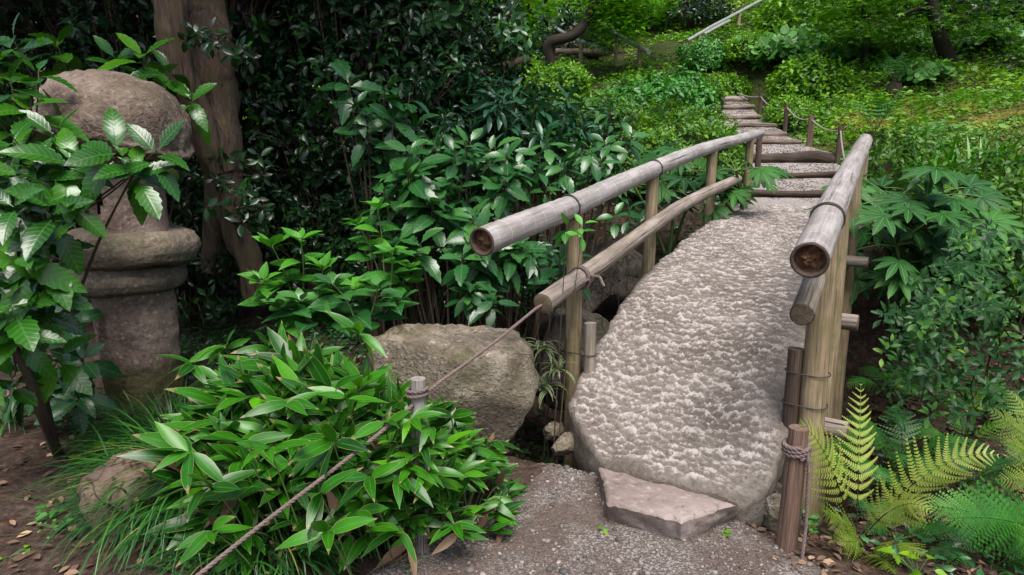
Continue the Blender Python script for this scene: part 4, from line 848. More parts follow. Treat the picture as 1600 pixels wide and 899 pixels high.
# --- centre aucubas
rng = np.random.default_rng(5)
f = at(590, 420, 5.3); f[2] = gz(f[0], f[1]); aucuba('tall aucuba shoot with a dark leaf crown standing out before the camellia hedge', f, [at(*q) for q in ((545, 125, 5.1), (600, 140, 5.0), (560, 165, 4.9), (640, 150, 5.0), (615, 185, 4.9), (575, 205, 4.95), (650, 190, 5.1), (520, 150, 5.2), (630, 225, 5.0), (585, 240, 5.05))], .22, 'aucuba_dim', (6, 9), 13, tone=.2, stemr=.008)
CA = [((735, 275, 4.75), .36, .36, .28, 17, 'broad aucuba beside the near end of the left handrail', .6), ((660, 300, 4.6), .34, .34, .30, 14, 'aucuba in the middle of the shrubbery with pale green rosettes', .55), ((700, 370, 4.3), .42, .30, .22, 15, 'low aucuba directly behind the cut end of the left handrail', .5),
      ((810, 290, 5.0), .40, .36, .30, 15, 'aucuba behind the left top rail before its first post', .6), ((880, 265, 5.5), .38, .36, .28, 14, 'aucuba above the middle of the left top rail', .6), ((925, 215, 6.2), .34, .3, .36, 12, 'upright aucuba above the left top rail towards the second post', .6),
      ((625, 320, 4.9), .25, .25, .2, 6, 'shaded aucuba behind the light green leafy herb', .1), ((790, 420, 4.4), .45, .3, .22, 14, 'low aucuba under the left handrail beside the mossy boulder', .35)]
for i, (c, rx, ry, rz, n, lab, tone) in enumerate(CA):
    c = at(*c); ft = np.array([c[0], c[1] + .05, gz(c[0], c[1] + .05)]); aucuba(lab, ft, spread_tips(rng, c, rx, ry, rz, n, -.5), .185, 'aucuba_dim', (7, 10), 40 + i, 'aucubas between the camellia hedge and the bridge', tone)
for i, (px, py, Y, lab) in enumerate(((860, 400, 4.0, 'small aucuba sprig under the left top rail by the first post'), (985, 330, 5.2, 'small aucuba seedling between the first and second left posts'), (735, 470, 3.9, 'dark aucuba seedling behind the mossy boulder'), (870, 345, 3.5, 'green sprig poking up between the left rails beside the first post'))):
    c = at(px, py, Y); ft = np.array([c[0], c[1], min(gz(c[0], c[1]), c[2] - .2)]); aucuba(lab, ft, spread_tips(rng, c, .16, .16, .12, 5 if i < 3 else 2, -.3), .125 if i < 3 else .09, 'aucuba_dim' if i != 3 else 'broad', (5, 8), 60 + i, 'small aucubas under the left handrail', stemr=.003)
# --- slender dark leaved shrubs (laurel-like, drooping)
def slender(label, c, rx, ry, rz, n, size, lm, seed, group=None, tpl=T_NAR, per=(9, 13), name='laurel_shrub', e0=50, e1=-50, foot=None, stw=.009):
    rng = np.random.default_rng(seed); st = Bld(); lv = Bld(); c = np.asarray(c, float); ft = np.array([c[0], c[1], gz(c[0], c[1])]) if foot is None else np.asarray(foot)
    for tip in spread_tips(rng, c, rx, ry, rz, n, -.6):
        ax = nrm(nrm(tip - ft) + rng.normal(0, .3, 3)); st.tube(bez(ft, (ft + tip) / 2 + [0, 0, .1], tip, 7), np.linspace(stw, stw * .4, 7), 5, False)
        m_ = rng.integers(*per); p, d, u, s, r = rosette(rng, tip, ax, m_, size * rng.uniform(.8, 1.15), e0, e1, .02); lv.leaves(tpl, p, d, u, s, r, rng.integers(0, len(tpl), m_))
    return two(name, label, 'shrub', ft, st, lv, 'twig', lm, group)
slender('bluish laurel with drooping narrow leaves behind the aucubas', at(815, 190, 6.6), .55, .5, .35, 40, .20, 'slender', 71)
slender('dark laurel between the camellia hedge and the pale aucubas', at(745, 160, 6.6), .5, .5, .35, 30, .19, 'slender', 72)
slender('narrow leaved laurel beside the upright aucuba', at(890, 205, 6.9), .4, .4, .3, 22, .18, 'slender', 73)

# --- camellia hedge: clipped mass of small glossy leaves, three kinds of bush copied along
def bush_data(seed, rx, ry, rz, nshoot, per, size, tpl, e0=70, e1=-20, shell=.62, low=-.75, gap=.02, twigs=True, lobes=.25):
    rng = np.random.default_rng(seed); st = Bld(); lv = Bld(); d = rnd_dirs(rng, nshoot, low, 1)
    rr = (shell + (1 - shell) * rng.uniform(0, 1, nshoot) ** .6) * (1 + lobes * fbm(d * 2.2 + seed, 2, seed))
    tip = d * rr[:, None] * np.array([rx, ry, rz])
    pos = []; dr = []; up = []; sc = []; rn = []
    for k in range(nshoot):
        ax = nrm(d[k] * .8 + UPV * .5 + rng.normal(0, .35, 3)); p, q, u, s, r = rosette(rng, tip[k], ax, per, size * rng.uniform(.75, 1.2), e0, e1, gap)
        pos.append(p); dr.append(q); up.append(u); sc.append(s); rn.append(r)
        if twigs and k % 4 == 0: st.tube(bez(np.array([0, 0, -rz]), tip[k] * [.4, .4, .2], tip[k], 6), np.linspace(.014, .003, 6), 5, False)
    pos, dr, up, sc, rn = map(np.concatenate, (pos, dr, up, sc, rn)); lv.leaves(tpl, pos, dr, up, sc, rn, rng.integers(0, len(tpl), len(pos)))
    return st, lv
def proto(name, label, cat, data, lm, sm_='twig', group=None, leafname='foliage'):
    st, lv = data; t = thing(name, label, cat, (0, 0, 0), 0, group)
    if st.n: st.build('stem', M[sm_], t)
    lv.build(leafname, M[lm], t); return t
def put(src, used, loc, rz, sc, label, group=None):
    if not used: used.append(1); src.location = [float(c) for c in loc]; src.rotation_euler = (0, 0, rz); src.scale = (sc,) * 3; src['label'] = label; return src
    return dup(src, loc, rz, sc, label, group)
G_ = 'camellia bushes of the dark hedge'
cams = [proto('camellia', 'x', 'shrub', bush_data(100 + k, 1.0, .8, 1.25, 620, 8, .085, T_CAM, 60, -35, .55), 'camellia', group=G_) for k in range(3)]; usd = [[], [], []]
CP = [(-4.6, 6.0, 1.3, 1.2, 'camellia bush at the far left edge behind the glossy aucuba'), (-3.3, 6.3, 1.4, 1.2, 'camellia bush in the dark behind the stone lantern cap'), (-2.3, 6.9, 1.3, 1.2, 'camellia bush behind the twin tree trunk'), (-1.5, 6.4, 1.5, 1.15, 'camellia bush just right of the twin tree trunk'),
      (-.95, 6.9, 1.5, 1.15, 'camellia bush behind the tall aucuba shoot'), (-.75, 7.7, 1.6, 1.1, 'camellia bush at the right end of the hedge'), (-3.9, 6.6, 3.1, 1.3, 'upper camellia bush at the top left corner'), (-2.7, 6.9, 3.2, 1.3, 'upper camellia bush left of the twin tree trunk'),
      (-1.5, 6.9, 3.2, 1.3, 'upper camellia bush right of the twin tree trunk'), (-1.05, 7.3, 3.1, 1.15, 'upper camellia bush in the middle of the top edge'), (-1.6, 5.9, .7, .75, 'low camellia bush at the right foot of the twin tree'), (-2.75, 5.6, .8, .8, 'low camellia bush behind the lantern pillar'), (-.9, 5.9, .6, .8, 'low camellia bush in deep shade behind the light green herbs'), (-.3, 6.1, .5, .7, 'low camellia bush under the tall aucuba shoot'),
      (-5.6, 7.4, 3.2, 1.5, 'camellia bush farthest back at the left edge')]
for i, (x, y, z, s, lab) in enumerate(CP): put(cams[i % 3], usd[i % 3], (x, y, gz(x, y) + z), i * 1.9, s, lab, G_)
# brighter young camellia sprays at the hedge top right
rng = np.random.default_rng(77)
for i, (px, py, Y, lab) in enumerate(((700, 120, 6.2, 'spray of bright young camellia leaves hanging before the hedge'), (780, 60, 7.0, 'spray of bright camellia leaves by the bare brown branch'), (690, 40, 6.4, 'spray of camellia leaves at the top of the hedge'), (345, 70, 4.7, 'small camellia spray growing between the twin trunks'), (365, 270, 4.8, 'camellia twigs hanging in front of the tree fork'), (370, 330, 4.6, 'camellia twigs beside the lantern rings'))):
    c = at(px, py, Y); slender(lab, c, .32 if i < 3 else .2, .3, .25 if i < 3 else .2, 16, .10 if i < 3 else .085, 'aucuba_dim' if i < 3 else 'camellia', 80 + i, None, T_CAM, (5, 8), 'camellia_spray', 50, -40, foot=(c[0] + .1, c[1] + .4, c[2] - .1), stw=.004)
b = Bld(); P = smooth_line(np.array([at(825, 92, 7.2), at(790, 103, 7.1), at(755, 112, 7.0), at(700, 135, 7.3)]), .05, 3); b.tube(P, np.linspace(.045, .03, len(P)), 10)
tag(b.build('bare_branch', M['bark'], origin=P[0]), 'bare brown branch sticking out at the right end of the hedge', 'branch')

# --- twin trunk tree on the left
tb = at(372, 410, 4.95); tb[2] = gz(tb[0], tb[1]); t = thing('tree', 'tree with two rough brown trunks rising behind the lantern', 'tree', tb)
def trunk(name, pix, r, seed, Yk):
    P = smooth_line(np.array([at(px, py, Yd) for px, py, Yd in pix]), .04, 3); n = len(P); rad = np.interp(np.linspace(0, 1, n), np.linspace(0, 1, len(r)), r); rad *= 1 + .10 * vn(P * 5, seed); b = Bld(); b.tube(P, rad, 36, False, rnd=seed * .4); V = b.v[-1]
    C_ = V.reshape(n, 36, 3).mean(1, keepdims=True); D_ = nrm(V.reshape(n, 36, 3) - C_).reshape(-1, 3); b.v[-1] = V + D_ * (.024 * fbm(V * [16, 16, 2.5], 4, seed) + .008 * fbm(V * [40, 40, 9], 3, seed + 2))[:, None]; return b.build(name, M['bark'], t, origin=tb)
trunk('trunk', [(410, 470, 4.9), (388, 415, 4.9), (366, 345, 4.92), (350, 280, 4.95), (345, 225, 4.98), (335, 165, 5.05), (333, 90, 5.15), (322, 0, 5.25), (316, -160, 5.4)], [.09, .09, .105, .15, .16, .135, .122, .115, .11], 1, 1)
trunk('trunk', [(345, 270, 4.88), (325, 215, 4.85), (296, 150, 4.78), (273, 90, 4.72), (266, 40, 4.70), (266, -20, 4.70), (262, -160, 4.7)], [.09, .105, .10, .088, .084, .084, .08], 2, 1)
b = Bld(); P = smooth_line(np.array([at(352, 250, 4.95), at(345, 330, 5.05), at(335, 420, 5.15)]), .05, 2); b.tube(P, np.linspace(.13, .10, len(P)), 16, False); b.build('root', M['bark'], t, origin=tb)
rng = np.random.default_rng(8); lv = Bld(); N = 4200; d = rnd_dirs(rng, N); pc = np.array([-3.0, 5.2, 5.9]) + d * rng.uniform(.3, 1, (N, 1)) ** .5 * np.array([3.0, 2.6, 1.2])
for k in range(3): lv.leaves(T_CAM, pc + rng.normal(0, .12, (N, 3)), rnd_dirs(rng, N, -.6, .6), UPV, rng.uniform(.14, .22, N), rng.uniform(0, 1, N))
lv.build('crown', M['ever'], t, origin=tb)  # crown out of view, enlarged to shade the left side

# --- herbs with opposite egg-shaped leaves
def herb(label, stems_px, size, seed, lm='broad', pairs=4, group=None, stem='greenstem', name='leafy_herb'):
    rng = np.random.default_rng(seed); st = Bld(); lv = Bld(); f0 = None
    for (bx, by, tx, ty, Y) in stems_px:
        p0 = at(bx, by, Y); p2 = at(tx, ty, Y - .05); mid = (p0 + p2) / 2 + np.array([.02, .05, .04]); C = bez(p0, mid, p2, 12); f0 = p0 if f0 is None else f0; st.tube(C, np.linspace(.008, .003, 12), 6, False)
        th0 = rng.uniform(0, 3)
        for k in range(pairs):
            s = .35 + .65 * k / (pairs - 1); i = min(int(s * 11), 11); th = th0 + k * 1.57 + rng.normal(0, .2); e = .1 + .55 * s ** 3
            for sg in (0, math.pi):
                d = np.array([math.cos(th + sg) * math.cos(e), math.sin(th + sg) * math.cos(e), math.sin(e)]) + rng.normal(0, .1, 3); lv.leaves(T_BRD, [C[i]], [d], [UPV + rng.normal(0, .15, 3) - [0, .35, 0]], [size * (1.1 - .5 * s ** 4) * rng.uniform(.85, 1.15)], [np.clip(.25 + .5 * s + rng.normal(0, .12), 0, 1)], np.array([rng.integers(0, 3)]))
        n = 5; p, d, u, s_, r = rosette(rng, C[-1], UPV, n, size * .55, 70, 20, .004, .9); lv.leaves(T_BRD, p, d, u, s_, r)
    return two(name, label, 'plant', f0, st, lv, stem, lm, group)
herb('light green leafy herb standing left of centre behind the bamboo grass', [(470, 520, 425, 385, 3.95), (470, 520, 470, 375, 3.9), (475, 525, 505, 420, 3.85), (460, 525, 410, 440, 3.85), (480, 520, 540, 450, 3.95)], .225, 21)
herb('taller light green herb with upright stems in front of the aucubas', [(600, 480, 590, 325, 4.1), (605, 480, 612, 395, 3.95), (605, 480, 560, 350, 4.15), (610, 480, 640, 420, 4.1)], .19, 22)
herb('dark herb with the broadest leaves just above the bamboo grass', [(560, 520, 520, 445, 3.7), (570, 520, 590, 450, 3.7), (570, 520, 625, 470, 3.75), (540, 520, 470, 470, 3.7), (500, 520, 440, 480, 3.7)], .20, 23, 'aucuba_dim', 4)

# --- bamboo grass (sasa) clump in front
rng = np.random.default_rng(31); st = Bld(); lv = Bld(); dry = Bld()
sc0 = np.array([-.62, 2.78, gz(-.62, 2.78)])
def sasa_fan(tip, ax, n, size, tone, dead=0.0):
    ref = np.array([0, 0, 1.0]); X = nrm(np.cross(ax, ref + rng.normal(0, .3, 3))); Yv = np.cross(X, ax)
    for k in range(n):
        th = (k - (n - 1) / 2) * RAD(38) + rng.normal(0, .2); el = RAD(rng.uniform(-22, 22)); d = nrm(math.cos(el) * (math.cos(th) * ax + math.sin(th) * X) + math.sin(el) * Yv - [0, 0, .12])
        B = dry if rng.uniform() < dead else lv
        B.leaves(T_SASA, [tip - ax * .012 * abs(k - n / 2)], [d], [UPV * .9 - np.array([0, .45, 0]) + rng.normal(0, .25, 3)], [size * rng.uniform(.7, 1.12)], [np.clip(tone + rng.normal(0, .16), 0, .965)], np.array([rng.integers(0, 4)]))
def hump(x, y):
    u = (x + .72) / .72; v = (y - 2.80) / .52; q = 1 - u * u - v * v
    return np.sqrt(np.clip(q, 0, 1)) * (.50 + .22 * np.clip((-.55 - x) * 1.2 + (y - 2.7) * .5, -.3, 1)) * np.interp(x, [-1.2, -.2, .12], [1, .85, .7])
K = 0
while K < 400:
    x = rng.uniform(-1.35, .12); y = rng.uniform(2.24, 3.28); h = hump(x, y)
    if h < .03: continue
    K += 1; z = gz(x, y) + h * rng.uniform(.72, 1.05) + .04; tip = np.array([x, y, z]); g = np.array([(x + .68) * .9, (y - 2.78) * .9 - .25, .35]); ax = nrm(nrm(g) * .8 + [0, -.15, .35] + rng.normal(0, .28, 3))
    ft = np.array([x * .8 - .1, y * .8 + .56, gz(x, y)]); st.tube(bez(ft, (ft + tip) / 2 + [0, 0, .06], tip, 6), [.003, .003, .0028, .0025, .002, .002], 5, False); sasa_fan(tip, ax, rng.integers(3, 6), rng.uniform(.8, 1.2) * np.interp(x, [-1.2, -.5, .1], [.195, .165, .105]), rng.uniform(.05, .8), .015 if h > .25 else .06)
for (px, py, Y, n, s) in ((290, 705, 2.25, 6, .19), (330, 760, 2.2, 5, .2), (500, 770, 2.12, 5, .19), (575, 745, 2.25, 6, .16), (620, 745, 2.3, 6, .16), (520, 690, 2.3, 6, .2), (705, 650, 2.75, 6, .15), (560, 520, 3.1, 6, .2), (480, 560, 2.9, 6, .2), (350, 540, 3.15, 6, .18), (300, 570, 2.95, 5, .18), (420, 545, 3.1, 5, .18), (650, 790, 2.4, 6, .15), (710, 820, 2.38, 6, .15), (420, 700, 2.15, 4, .18), (380, 690, 2.15, 4, .18), (510, 830, 2.05, 5, .18), (330, 830, 2.1, 5, .19), (740, 700, 2.8, 5, .14), (770, 690, 2.9, 5, .14), (655, 690, 2.42, 6, .15), (620, 690, 2.4, 6, .15), (690, 700, 2.45, 6, .15), (640, 730, 2.36, 6, .15), (680, 750, 2.4, 6, .14), (600, 660, 2.4, 6, .16), (665, 665, 2.44, 5, .13), (645, 655, 2.42, 6, .13), (672, 690, 2.43, 5, .13), (640, 710, 2.40, 6, .14), (662, 735, 2.38, 6, .14), (720, 740, 2.5, 6, .14), (630, 665, 2.44, 4, .12), (560, 800, 2.2, 6, .16), (620, 830, 2.2, 5, .15), (450, 630, 2.5, 6, .19), (380, 620, 2.6, 6, .19), (540, 620, 2.6, 6, .18)):
    tip = at(px, py, Y); ft = np.array([tip[0] * .9, tip[1] + .15, gz(tip[0], tip[1])]); st.tube(bez(ft, (ft + tip) / 2 + [0, 0, .05], tip, 6), .0028, 5, False); sasa_fan(tip, nrm(np.array([rng.normal(0, .3), -.7, .5])), n, s * .92, rng.uniform(.35, .85))
N = 34; x = rng.uniform(-.95, .05, N); y = rng.uniform(2.15, 2.7, N); k = hump(x, y + .1) > .05; x, y = x[k], y[k]; pp = np.stack([x, y, H(x, y) + rng.uniform(.03, .2, len(x))], 1); dd = rnd_dirs(rng, len(x), -.8, -.1); dd[:, 1] = -abs(dd[:, 1]); dry.leaves(T_SASA, pp, dd, rnd_dirs(rng, len(x)), rng.uniform(.1, .17, len(x)), rng.uniform(0, 1, len(x)))
t = two('bamboo_grass', 'dense low clump of broad pale-edged bamboo grass in the foreground', 'bamboo grass', sc0, st, lv, 'greenstem', 'sasa'); dry.build('withered_leaves', M['dryleaf'], t, origin=sc0)
# small variegated clump beside the boulder
rng = np.random.default_rng(33); c = at(855, 590, 3.75); c[2] = gz(c[0], c[1]) + .05; b = Bld()
for k, (px, py) in enumerate(((845, 545), (870, 575), (850, 610))):
    q = at(px, py, 3.75); N = 26; ribbons(b, rng, np.repeat(q[None], N, 0) + rng.normal(0, .015, (N, 3)), rng.uniform(0, 6.28, N), rng.uniform(.3, 1.2, N), rng.uniform(.10, .17, N), rng.uniform(.9, 2.2, N), rng.uniform(.006, .009, N), 6)
tag(b.build('striped_grass', M['stripe'], origin=c), 'small clump of white striped grass between the boulder and the first left post', 'grass tuft')

# --- grass tuft at the lower left (liriope)
def tuft(label, c, N, ln, w, m, seed, sp=.1, el=(.5, 1.45), bend=(1.2, 2.4), name='grass_tuft', group=None):
    rng = np.random.default_rng(seed); b = Bld(); base = np.asarray(c) + np.c_[rng.normal(0, sp, N), rng.normal(0, sp, N), np.zeros(N)]; az = np.arctan2(base[:, 1] - c[1], base[:, 0] - c[0]) + rng.normal(0, .8, N)
    base[:, 2] = H(base[:, 0], base[:, 1]); ribbons(b, rng, base, az, rng.uniform(*el, N), ln * rng.uniform(.55, 1.15, N), rng.uniform(*bend, N), np.full(N, w) * rng.uniform(.7, 1.2, N), 9)
    return tag(b.build(name, M[m], origin=(c[0], c[1], gz(c[0], c[1]))), label, 'grass tuft', group)
c = atz(322, 785, .05); tuft('long arching dark green grass tuft at the lower left of the bamboo grass', (c[0] - .02, c[1] + .12, 0), 2800, .56, .0046, 'grass', 41, .13)
c = atz(300, 640, .1); tuft('arching grass behind the bamboo grass near the lantern pillar', (c[0], c[1] - .25, 0), 900, .54, .0044, 'grass', 42, .11)
c = atz(420, 880, .0); tuft('grass tuft hanging under the lower edge of the bamboo grass', (c[0] - .02, c[1] + .1, 0), 700, .36, .0044, 'grass', 43, .12)
c = atz(16, 650, .05); tuft('dark blades of grass at the left edge under the aucuba', (c[0], c[1], 0), 60, .5, .006, 'grass', 44, .05)
# weeds on the soil at lower left
def weed(label, px, py, n, size, lm, seed, h=.05, name='small_weed', tpl=T_RND, sp=.05, z=.02):
    rng = np.random.default_rng(seed); c = atz(px, py, z); c[2] = gz(c[0], c[1]); st = Bld(); lv = Bld()
    for k in range(n):
        q = c + np.array([rng.normal(0, sp), rng.normal(0, sp), h * rng.uniform(.4, 1.3)]); st.tube(bez(c, (c + q) / 2 + [0, 0, .01], q, 4), .0015, 4, False); d = nrm(rnd_dirs(rng, 1, -.2, .3)[0]); lv.leaves(tpl, [q], [d], [UPV + rng.normal(0, .3, 3) - [0, .3, 0]], [size * rng.uniform(.7, 1.3)], [rng.uniform(.3, 1)], np.array([rng.integers(0, len(tpl))]))
    return two(name, label, 'weed', c, st, lv, 'greenstem', lm, 'little weeds')
weed('heart leaved weed between the aucuba stem and the grass tuft', 150, 715, 16, .045, 'lime', 51, .08, sp=.06); weed('little weed with five upright leaves on bare soil', 75, 812, 7, .055, 'broad', 52, .04, tpl=T_BRD, sp=.02); weed('tiny pale spotted weed beside the brown boulder', 92, 830, 26, .014, 'petasite', 53, .03, sp=.035)
weed('pale ivy-like weed at the foot of the lantern pillar', 205, 655, 30, .02, 'petasite', 54, .05, sp=.05); weed('weed seedling at the lower left corner', 15, 870, 6, .035, 'lime', 55, .03, tpl=T_BRD, sp=.03); weed('tiny weed in the gravel left of the step stone', 945, 826, 5, .022, 'lime', 56, .02, sp=.012); weed('tiny weed at the right corner of the step stone', 1140, 832, 6, .022, 'lime', 57, .02, sp=.012)
weed('weed seedling at the bottom edge under the bamboo grass', 645, 880, 6, .04, 'broad', 58, .04, tpl=T_NAR, sp=.02); weed('small weed on the rocks at the bridge corner', 880, 690, 4, .03, 'lime', 59, .03, sp=.012); weed('weed at the bottom left edge of the path', 330, 893, 9, .03, 'broad', 60, .04, sp=.05); weed('oval leaved weed beside the yellow fern', 1265, 770, 18, .055, 'broad', 61, .12, sp=.06, tpl=T_BRD); weed('bright oval leaved weed at the foot of the large fern', 1435, 885, 12, .055, 'lime', 62, .06, sp=.07, tpl=T_BRD)

# --- ferns
def fern(label, foot, fronds, lm, seed, width, group=None, pairs=18, K=10, tone=.6, nh=(0, -.75, .6), cat='fern', fw=.35):
    rng = np.random.default_rng(seed); foot = np.asarray(foot, float); t = thing('fern', label, cat, foot, 0, group)
    for k, (tip, lift, w) in enumerate(fronds):
        tip = np.asarray(tip, float); mid = foot * .45 + tip * .55 + np.array([0, 0, lift]); b = Bld(); frond(b, rng, foot + rng.normal(0, .012, 3) * [1, 1, 0], mid, tip, nrm(np.array(nh) + rng.normal(0, .12, 3)), width * w, pairs, K, np.clip(tone + rng.normal(0, .15), 0, 1), fw=fw); b.build('frond', M[lm], t, origin=foot)
    return t
ff = at(1340, 815, 2.72); ff[2] = gz(ff[0], ff[1])
fern('bright yellow-green young fern beside the right front post', ff, [(at(1250, 664, 2.55), .20, .95), (at(1345, 600, 2.95), .06, .85), (at(1560, 712, 2.55), .26, 1.0), (at(1455, 800, 2.4), .20, .9)], 'fern_y', 1, .16, None, 15, 12, .75)
fern('dull yellow fern low at the foot of the young fern', ff + [.02, -.05, 0], [(at(1285, 800, 2.5), .07, 1), (at(1440, 868, 2.4), .08, 1.1), (at(1395, 895, 2.35), .06, 1), (at(1310, 850, 2.4), .06, .9)], 'fern_y', 2, .12, None, 16, 9, .1)
f2 = at(1700, 860, 2.7); f2[2] = gz(f2[0], f2[1]); fern('large blue-green fern frond reaching in at the lower right corner', f2, [(at(1480, 812, 2.45), .14, 1.2), (at(1590, 850, 2.3), .1, 1.0), (at(1440, 790, 2.75), .1, 1.0)], 'fern_g', 3, .20, None, 26, 10, .6, fw=.5)
fern('light green fern entering at the right edge', at(1680, 760, 2.75), [(at(1545, 640, 2.85), .05, 1), (at(1570, 690, 2.7), .03, 1), (at(1575, 610, 2.95), .03, .9), (at(1560, 750, 2.6), .02, .9)], 'fern_y', 4, .13, None, 18, 9, .0)
FG = 'green ferns on the litter bank below the right handrail'
rngf = np.random.default_rng(9)
for i, (px, py, Y, n, L, lab, tone) in enumerate(((1375, 610, 3.6, 6, .42, 'green fern behind the right posts', .5), (1420, 660, 3.3, 6, .40, 'green fern above the yellow young fern', .4), (1510, 600, 3.5, 5, .34, 'small bright fern on the litter bank under the glossy shrub', .8), (1570, 560, 3.8, 5, .36, 'fern at the right edge under the glossy shrub', .6), (1345, 700, 3.1, 5, .3, 'dark fern just right of the lowest cross beam', .25), (1500, 740, 3.0, 6, .36, 'dark green fern in the hollow right of the young fern', .2), (1590, 690, 3.2, 5, .34, 'deep green fern in the shade at the right edge', .2), (1450, 560, 4.2, 6, .36, 'shaded fern low under the fatsia', .3), (1390, 540, 4.6, 6, .4, 'fern in the gully beside the third right post', .35), (1400, 830, 2.75, 5, .3, 'dark fern behind the dull yellow fern', .2), (1540, 880, 2.5, 6, .3, 'dark fern under the large frond at the lower right', .25))):
    c = at(px, py + 30, Y); g0 = gz(c[0], c[1]); c[2] = max(min(c[2], g0 + .22), g0 - .02); fr = []
    for k in range(n): th = k * 6.28 / n + rngf.uniform(-.4, .4); fr.append((c + np.array([math.cos(th) * L * .8, math.sin(th) * L * .8, L * rngf.uniform(.1, .6)]), .16 * L / .4, rngf.uniform(.8, 1.1)))
    fern(lab, c, fr, 'fern_g', 20 + i, L * .30, FG, 14, 7, tone, (0, -.3, 1))

# --- fatsia behind the right handrail
def fatsia(label, foot, heads, size, seed, nl=9, group=None, lm='fatsia'):
    rng = np.random.default_rng(seed); foot = np.asarray(foot, float); st = Bld(); lv = Bld()
    for h in heads:
        h = np.asarray(h, float); st.tube(bez(foot, (foot + h) / 2 + [0, 0, .1], h, 8), np.linspace(.02, .012, 8), 8, False)
        for k in range(nl):
            th = k * 2.4 + rng.uniform(-.4, .4); e = rng.uniform(-.25, .75); L = size * rng.uniform(.5, .95); d = np.array([math.cos(th) * math.cos(e), math.sin(th) * math.cos(e), math.sin(e)]); q = h + d * L; st.tube(bez(h, h + d * L * .5 + [0, 0, .05], q, 5), .0045, 5, False)
            o_ = nrm(np.array([d[0], d[1], -.25]) + rng.normal(0, .12, 3)); lv.leaves(T_FAT, [q], [o_], [nrm(np.array([0, -.55, 1]) + rng.normal(0, .2, 3))], [size * rng.uniform(.42, .62)], [rng.uniform(0, 1)], np.array([rng.integers(0, 2)]))
    return two('fatsia', label, 'shrub', foot, st, lv, 'greenstem', lm, group)
c = at(1430, 470, 5.0); c[2] = gz(c[0], c[1]); fatsia('large fatsia with many-fingered leaves behind the right handrail', c, [at(1395, 315, 4.8), at(1455, 310, 4.9), at(1400, 385, 4.6), at(1465, 360, 4.7), at(1375, 345, 5.0)], .44, 1, 9)
c = at(1165, 330, 6.4); c[2] = gz(c[0], c[1]); fatsia('fatsia leaf cluster at the far end of the left lower rail', c, [at(1150, 268, 6.0), at(1100, 285, 6.2)], .36, 2, 7)
c = at(1050, 300, 6.6); c[2] = gz(c[0], c[1]) ; fatsia('shaded fatsia between the second and third left posts', c, [at(1060, 270, 6.6), at(990, 290, 6.6), at(1080, 310, 6.2)], .42, 3, 8)
c = at(1165, 300, 6.9); c[2] = gz(c[0], c[1]); fatsia('small fatsia leaves at the last left post', c, [at(1160, 300, 6.6)], .3, 4, 6)
c = at(1400, 540, 4.9); c[2] = gz(c[0], c[1]); fatsia('low dark fatsia under the large fatsia', c, [at(1380, 430, 4.7), at(1450, 440, 4.6), at(1530, 400, 5.2)], .4, 5, 8)

# --- glossy small leaved shrub at the right edge
def shoots_shrub(label, foot, tips, size, lm, seed, per=14, name='evergreen_shrub', tpl=T_CAM):
    rng = np.random.default_rng(seed); st = Bld(); lv = Bld(); foot = np.asarray(foot, float)
    for tip in tips:
        tip = np.asarray(tip, float); mid = (foot + tip) / 2 + np.array([0, 0, .10]); C = bez(foot, mid, tip, 14); st.tube(C, np.linspace(.011, .0025, 14), 6, False)
        for k in range(per):
            s = 1 - .5 * (k / per); i = min(int(s * 13), 13); th = k * 2.4; ax = nrm(C[13] - C[10]); X = nrm(np.cross(ax, UPV + .1)); Yv = np.cross(ax, X); d = nrm((math.cos(th) * X + math.sin(th) * Yv) * (.5 + .5 * k / per) + ax * (1.1 - .6 * k / per) + [0, 0, .25])
            lv.leaves(tpl, [C[i] + rng.normal(0, .012, 3)], [d], [nrm(UPV + ax * .4 + rng.normal(0, .25, 3) - [0, .25, 0])], [size * rng.uniform(.7, 1.2)], [np.clip(.95 - .6 * k / per + rng.normal(0, .15), 0, 1)], np.array([rng.integers(0, len(tpl))]))
    return two(name, label, 'shrub', foot, st, lv, 'twig', lm)
rng = np.random.default_rng(17); ft = at(1560, 580, 4.2); ft[2] = gz(ft[0], ft[1]); st = Bld(); lv = Bld()
for k in range(250):
    px = rng.uniform(1380, 1700); top = np.interp(px, [1385, 1440, 1500, 1560, 1690], [455, 405, 365, 345, 335]); py = top + (640 - top) * rng.uniform(0, 1) ** 1.1; tip = at(px, py, rng.uniform(3.1, 4.6) - .0012 * (py - 400))
    if vn(tip * 3.2, 7)[0] < -.05: continue
    ax = nrm(np.array([rng.normal(0, .35), -.45, .8]) + rng.normal(0, .25, 3))
    if k % 14 == 0: st.tube(bez(ft, (ft + tip) / 2 + [0, .25, -.05], tip, 8), np.linspace(.007, .002, 8), 5, False)
    n_ = rng.integers(8, 13); p, d, u, s_, r = rosette(rng, tip, ax, n_, .058, 62, -25, .011, None, .25); lv.leaves(T_CAM, p, d, u, s_, np.clip(r * .98, 0, 1), rng.integers(0, 3, n_))
two('evergreen_shrub', 'evergreen shrub with small glossy leaves at the right edge', 'shrub', ft, st, lv, 'twig', 'shrubleaf')
for i, (px, py, Y, lab) in enumerate(((1440, 545, 3.9, 'low evergreen twigs on the bank beside the middle cross beam'), (1520, 600, 3.6, 'low evergreen twigs under the glossy shrub'))):
    slender(lab, at(px, py, Y), .3, .2, .14, 16, .06, 'shrubleaf', 140 + i, None, T_CAM, (7, 11), 'evergreen_shrub', 60, -20, stw=.003)

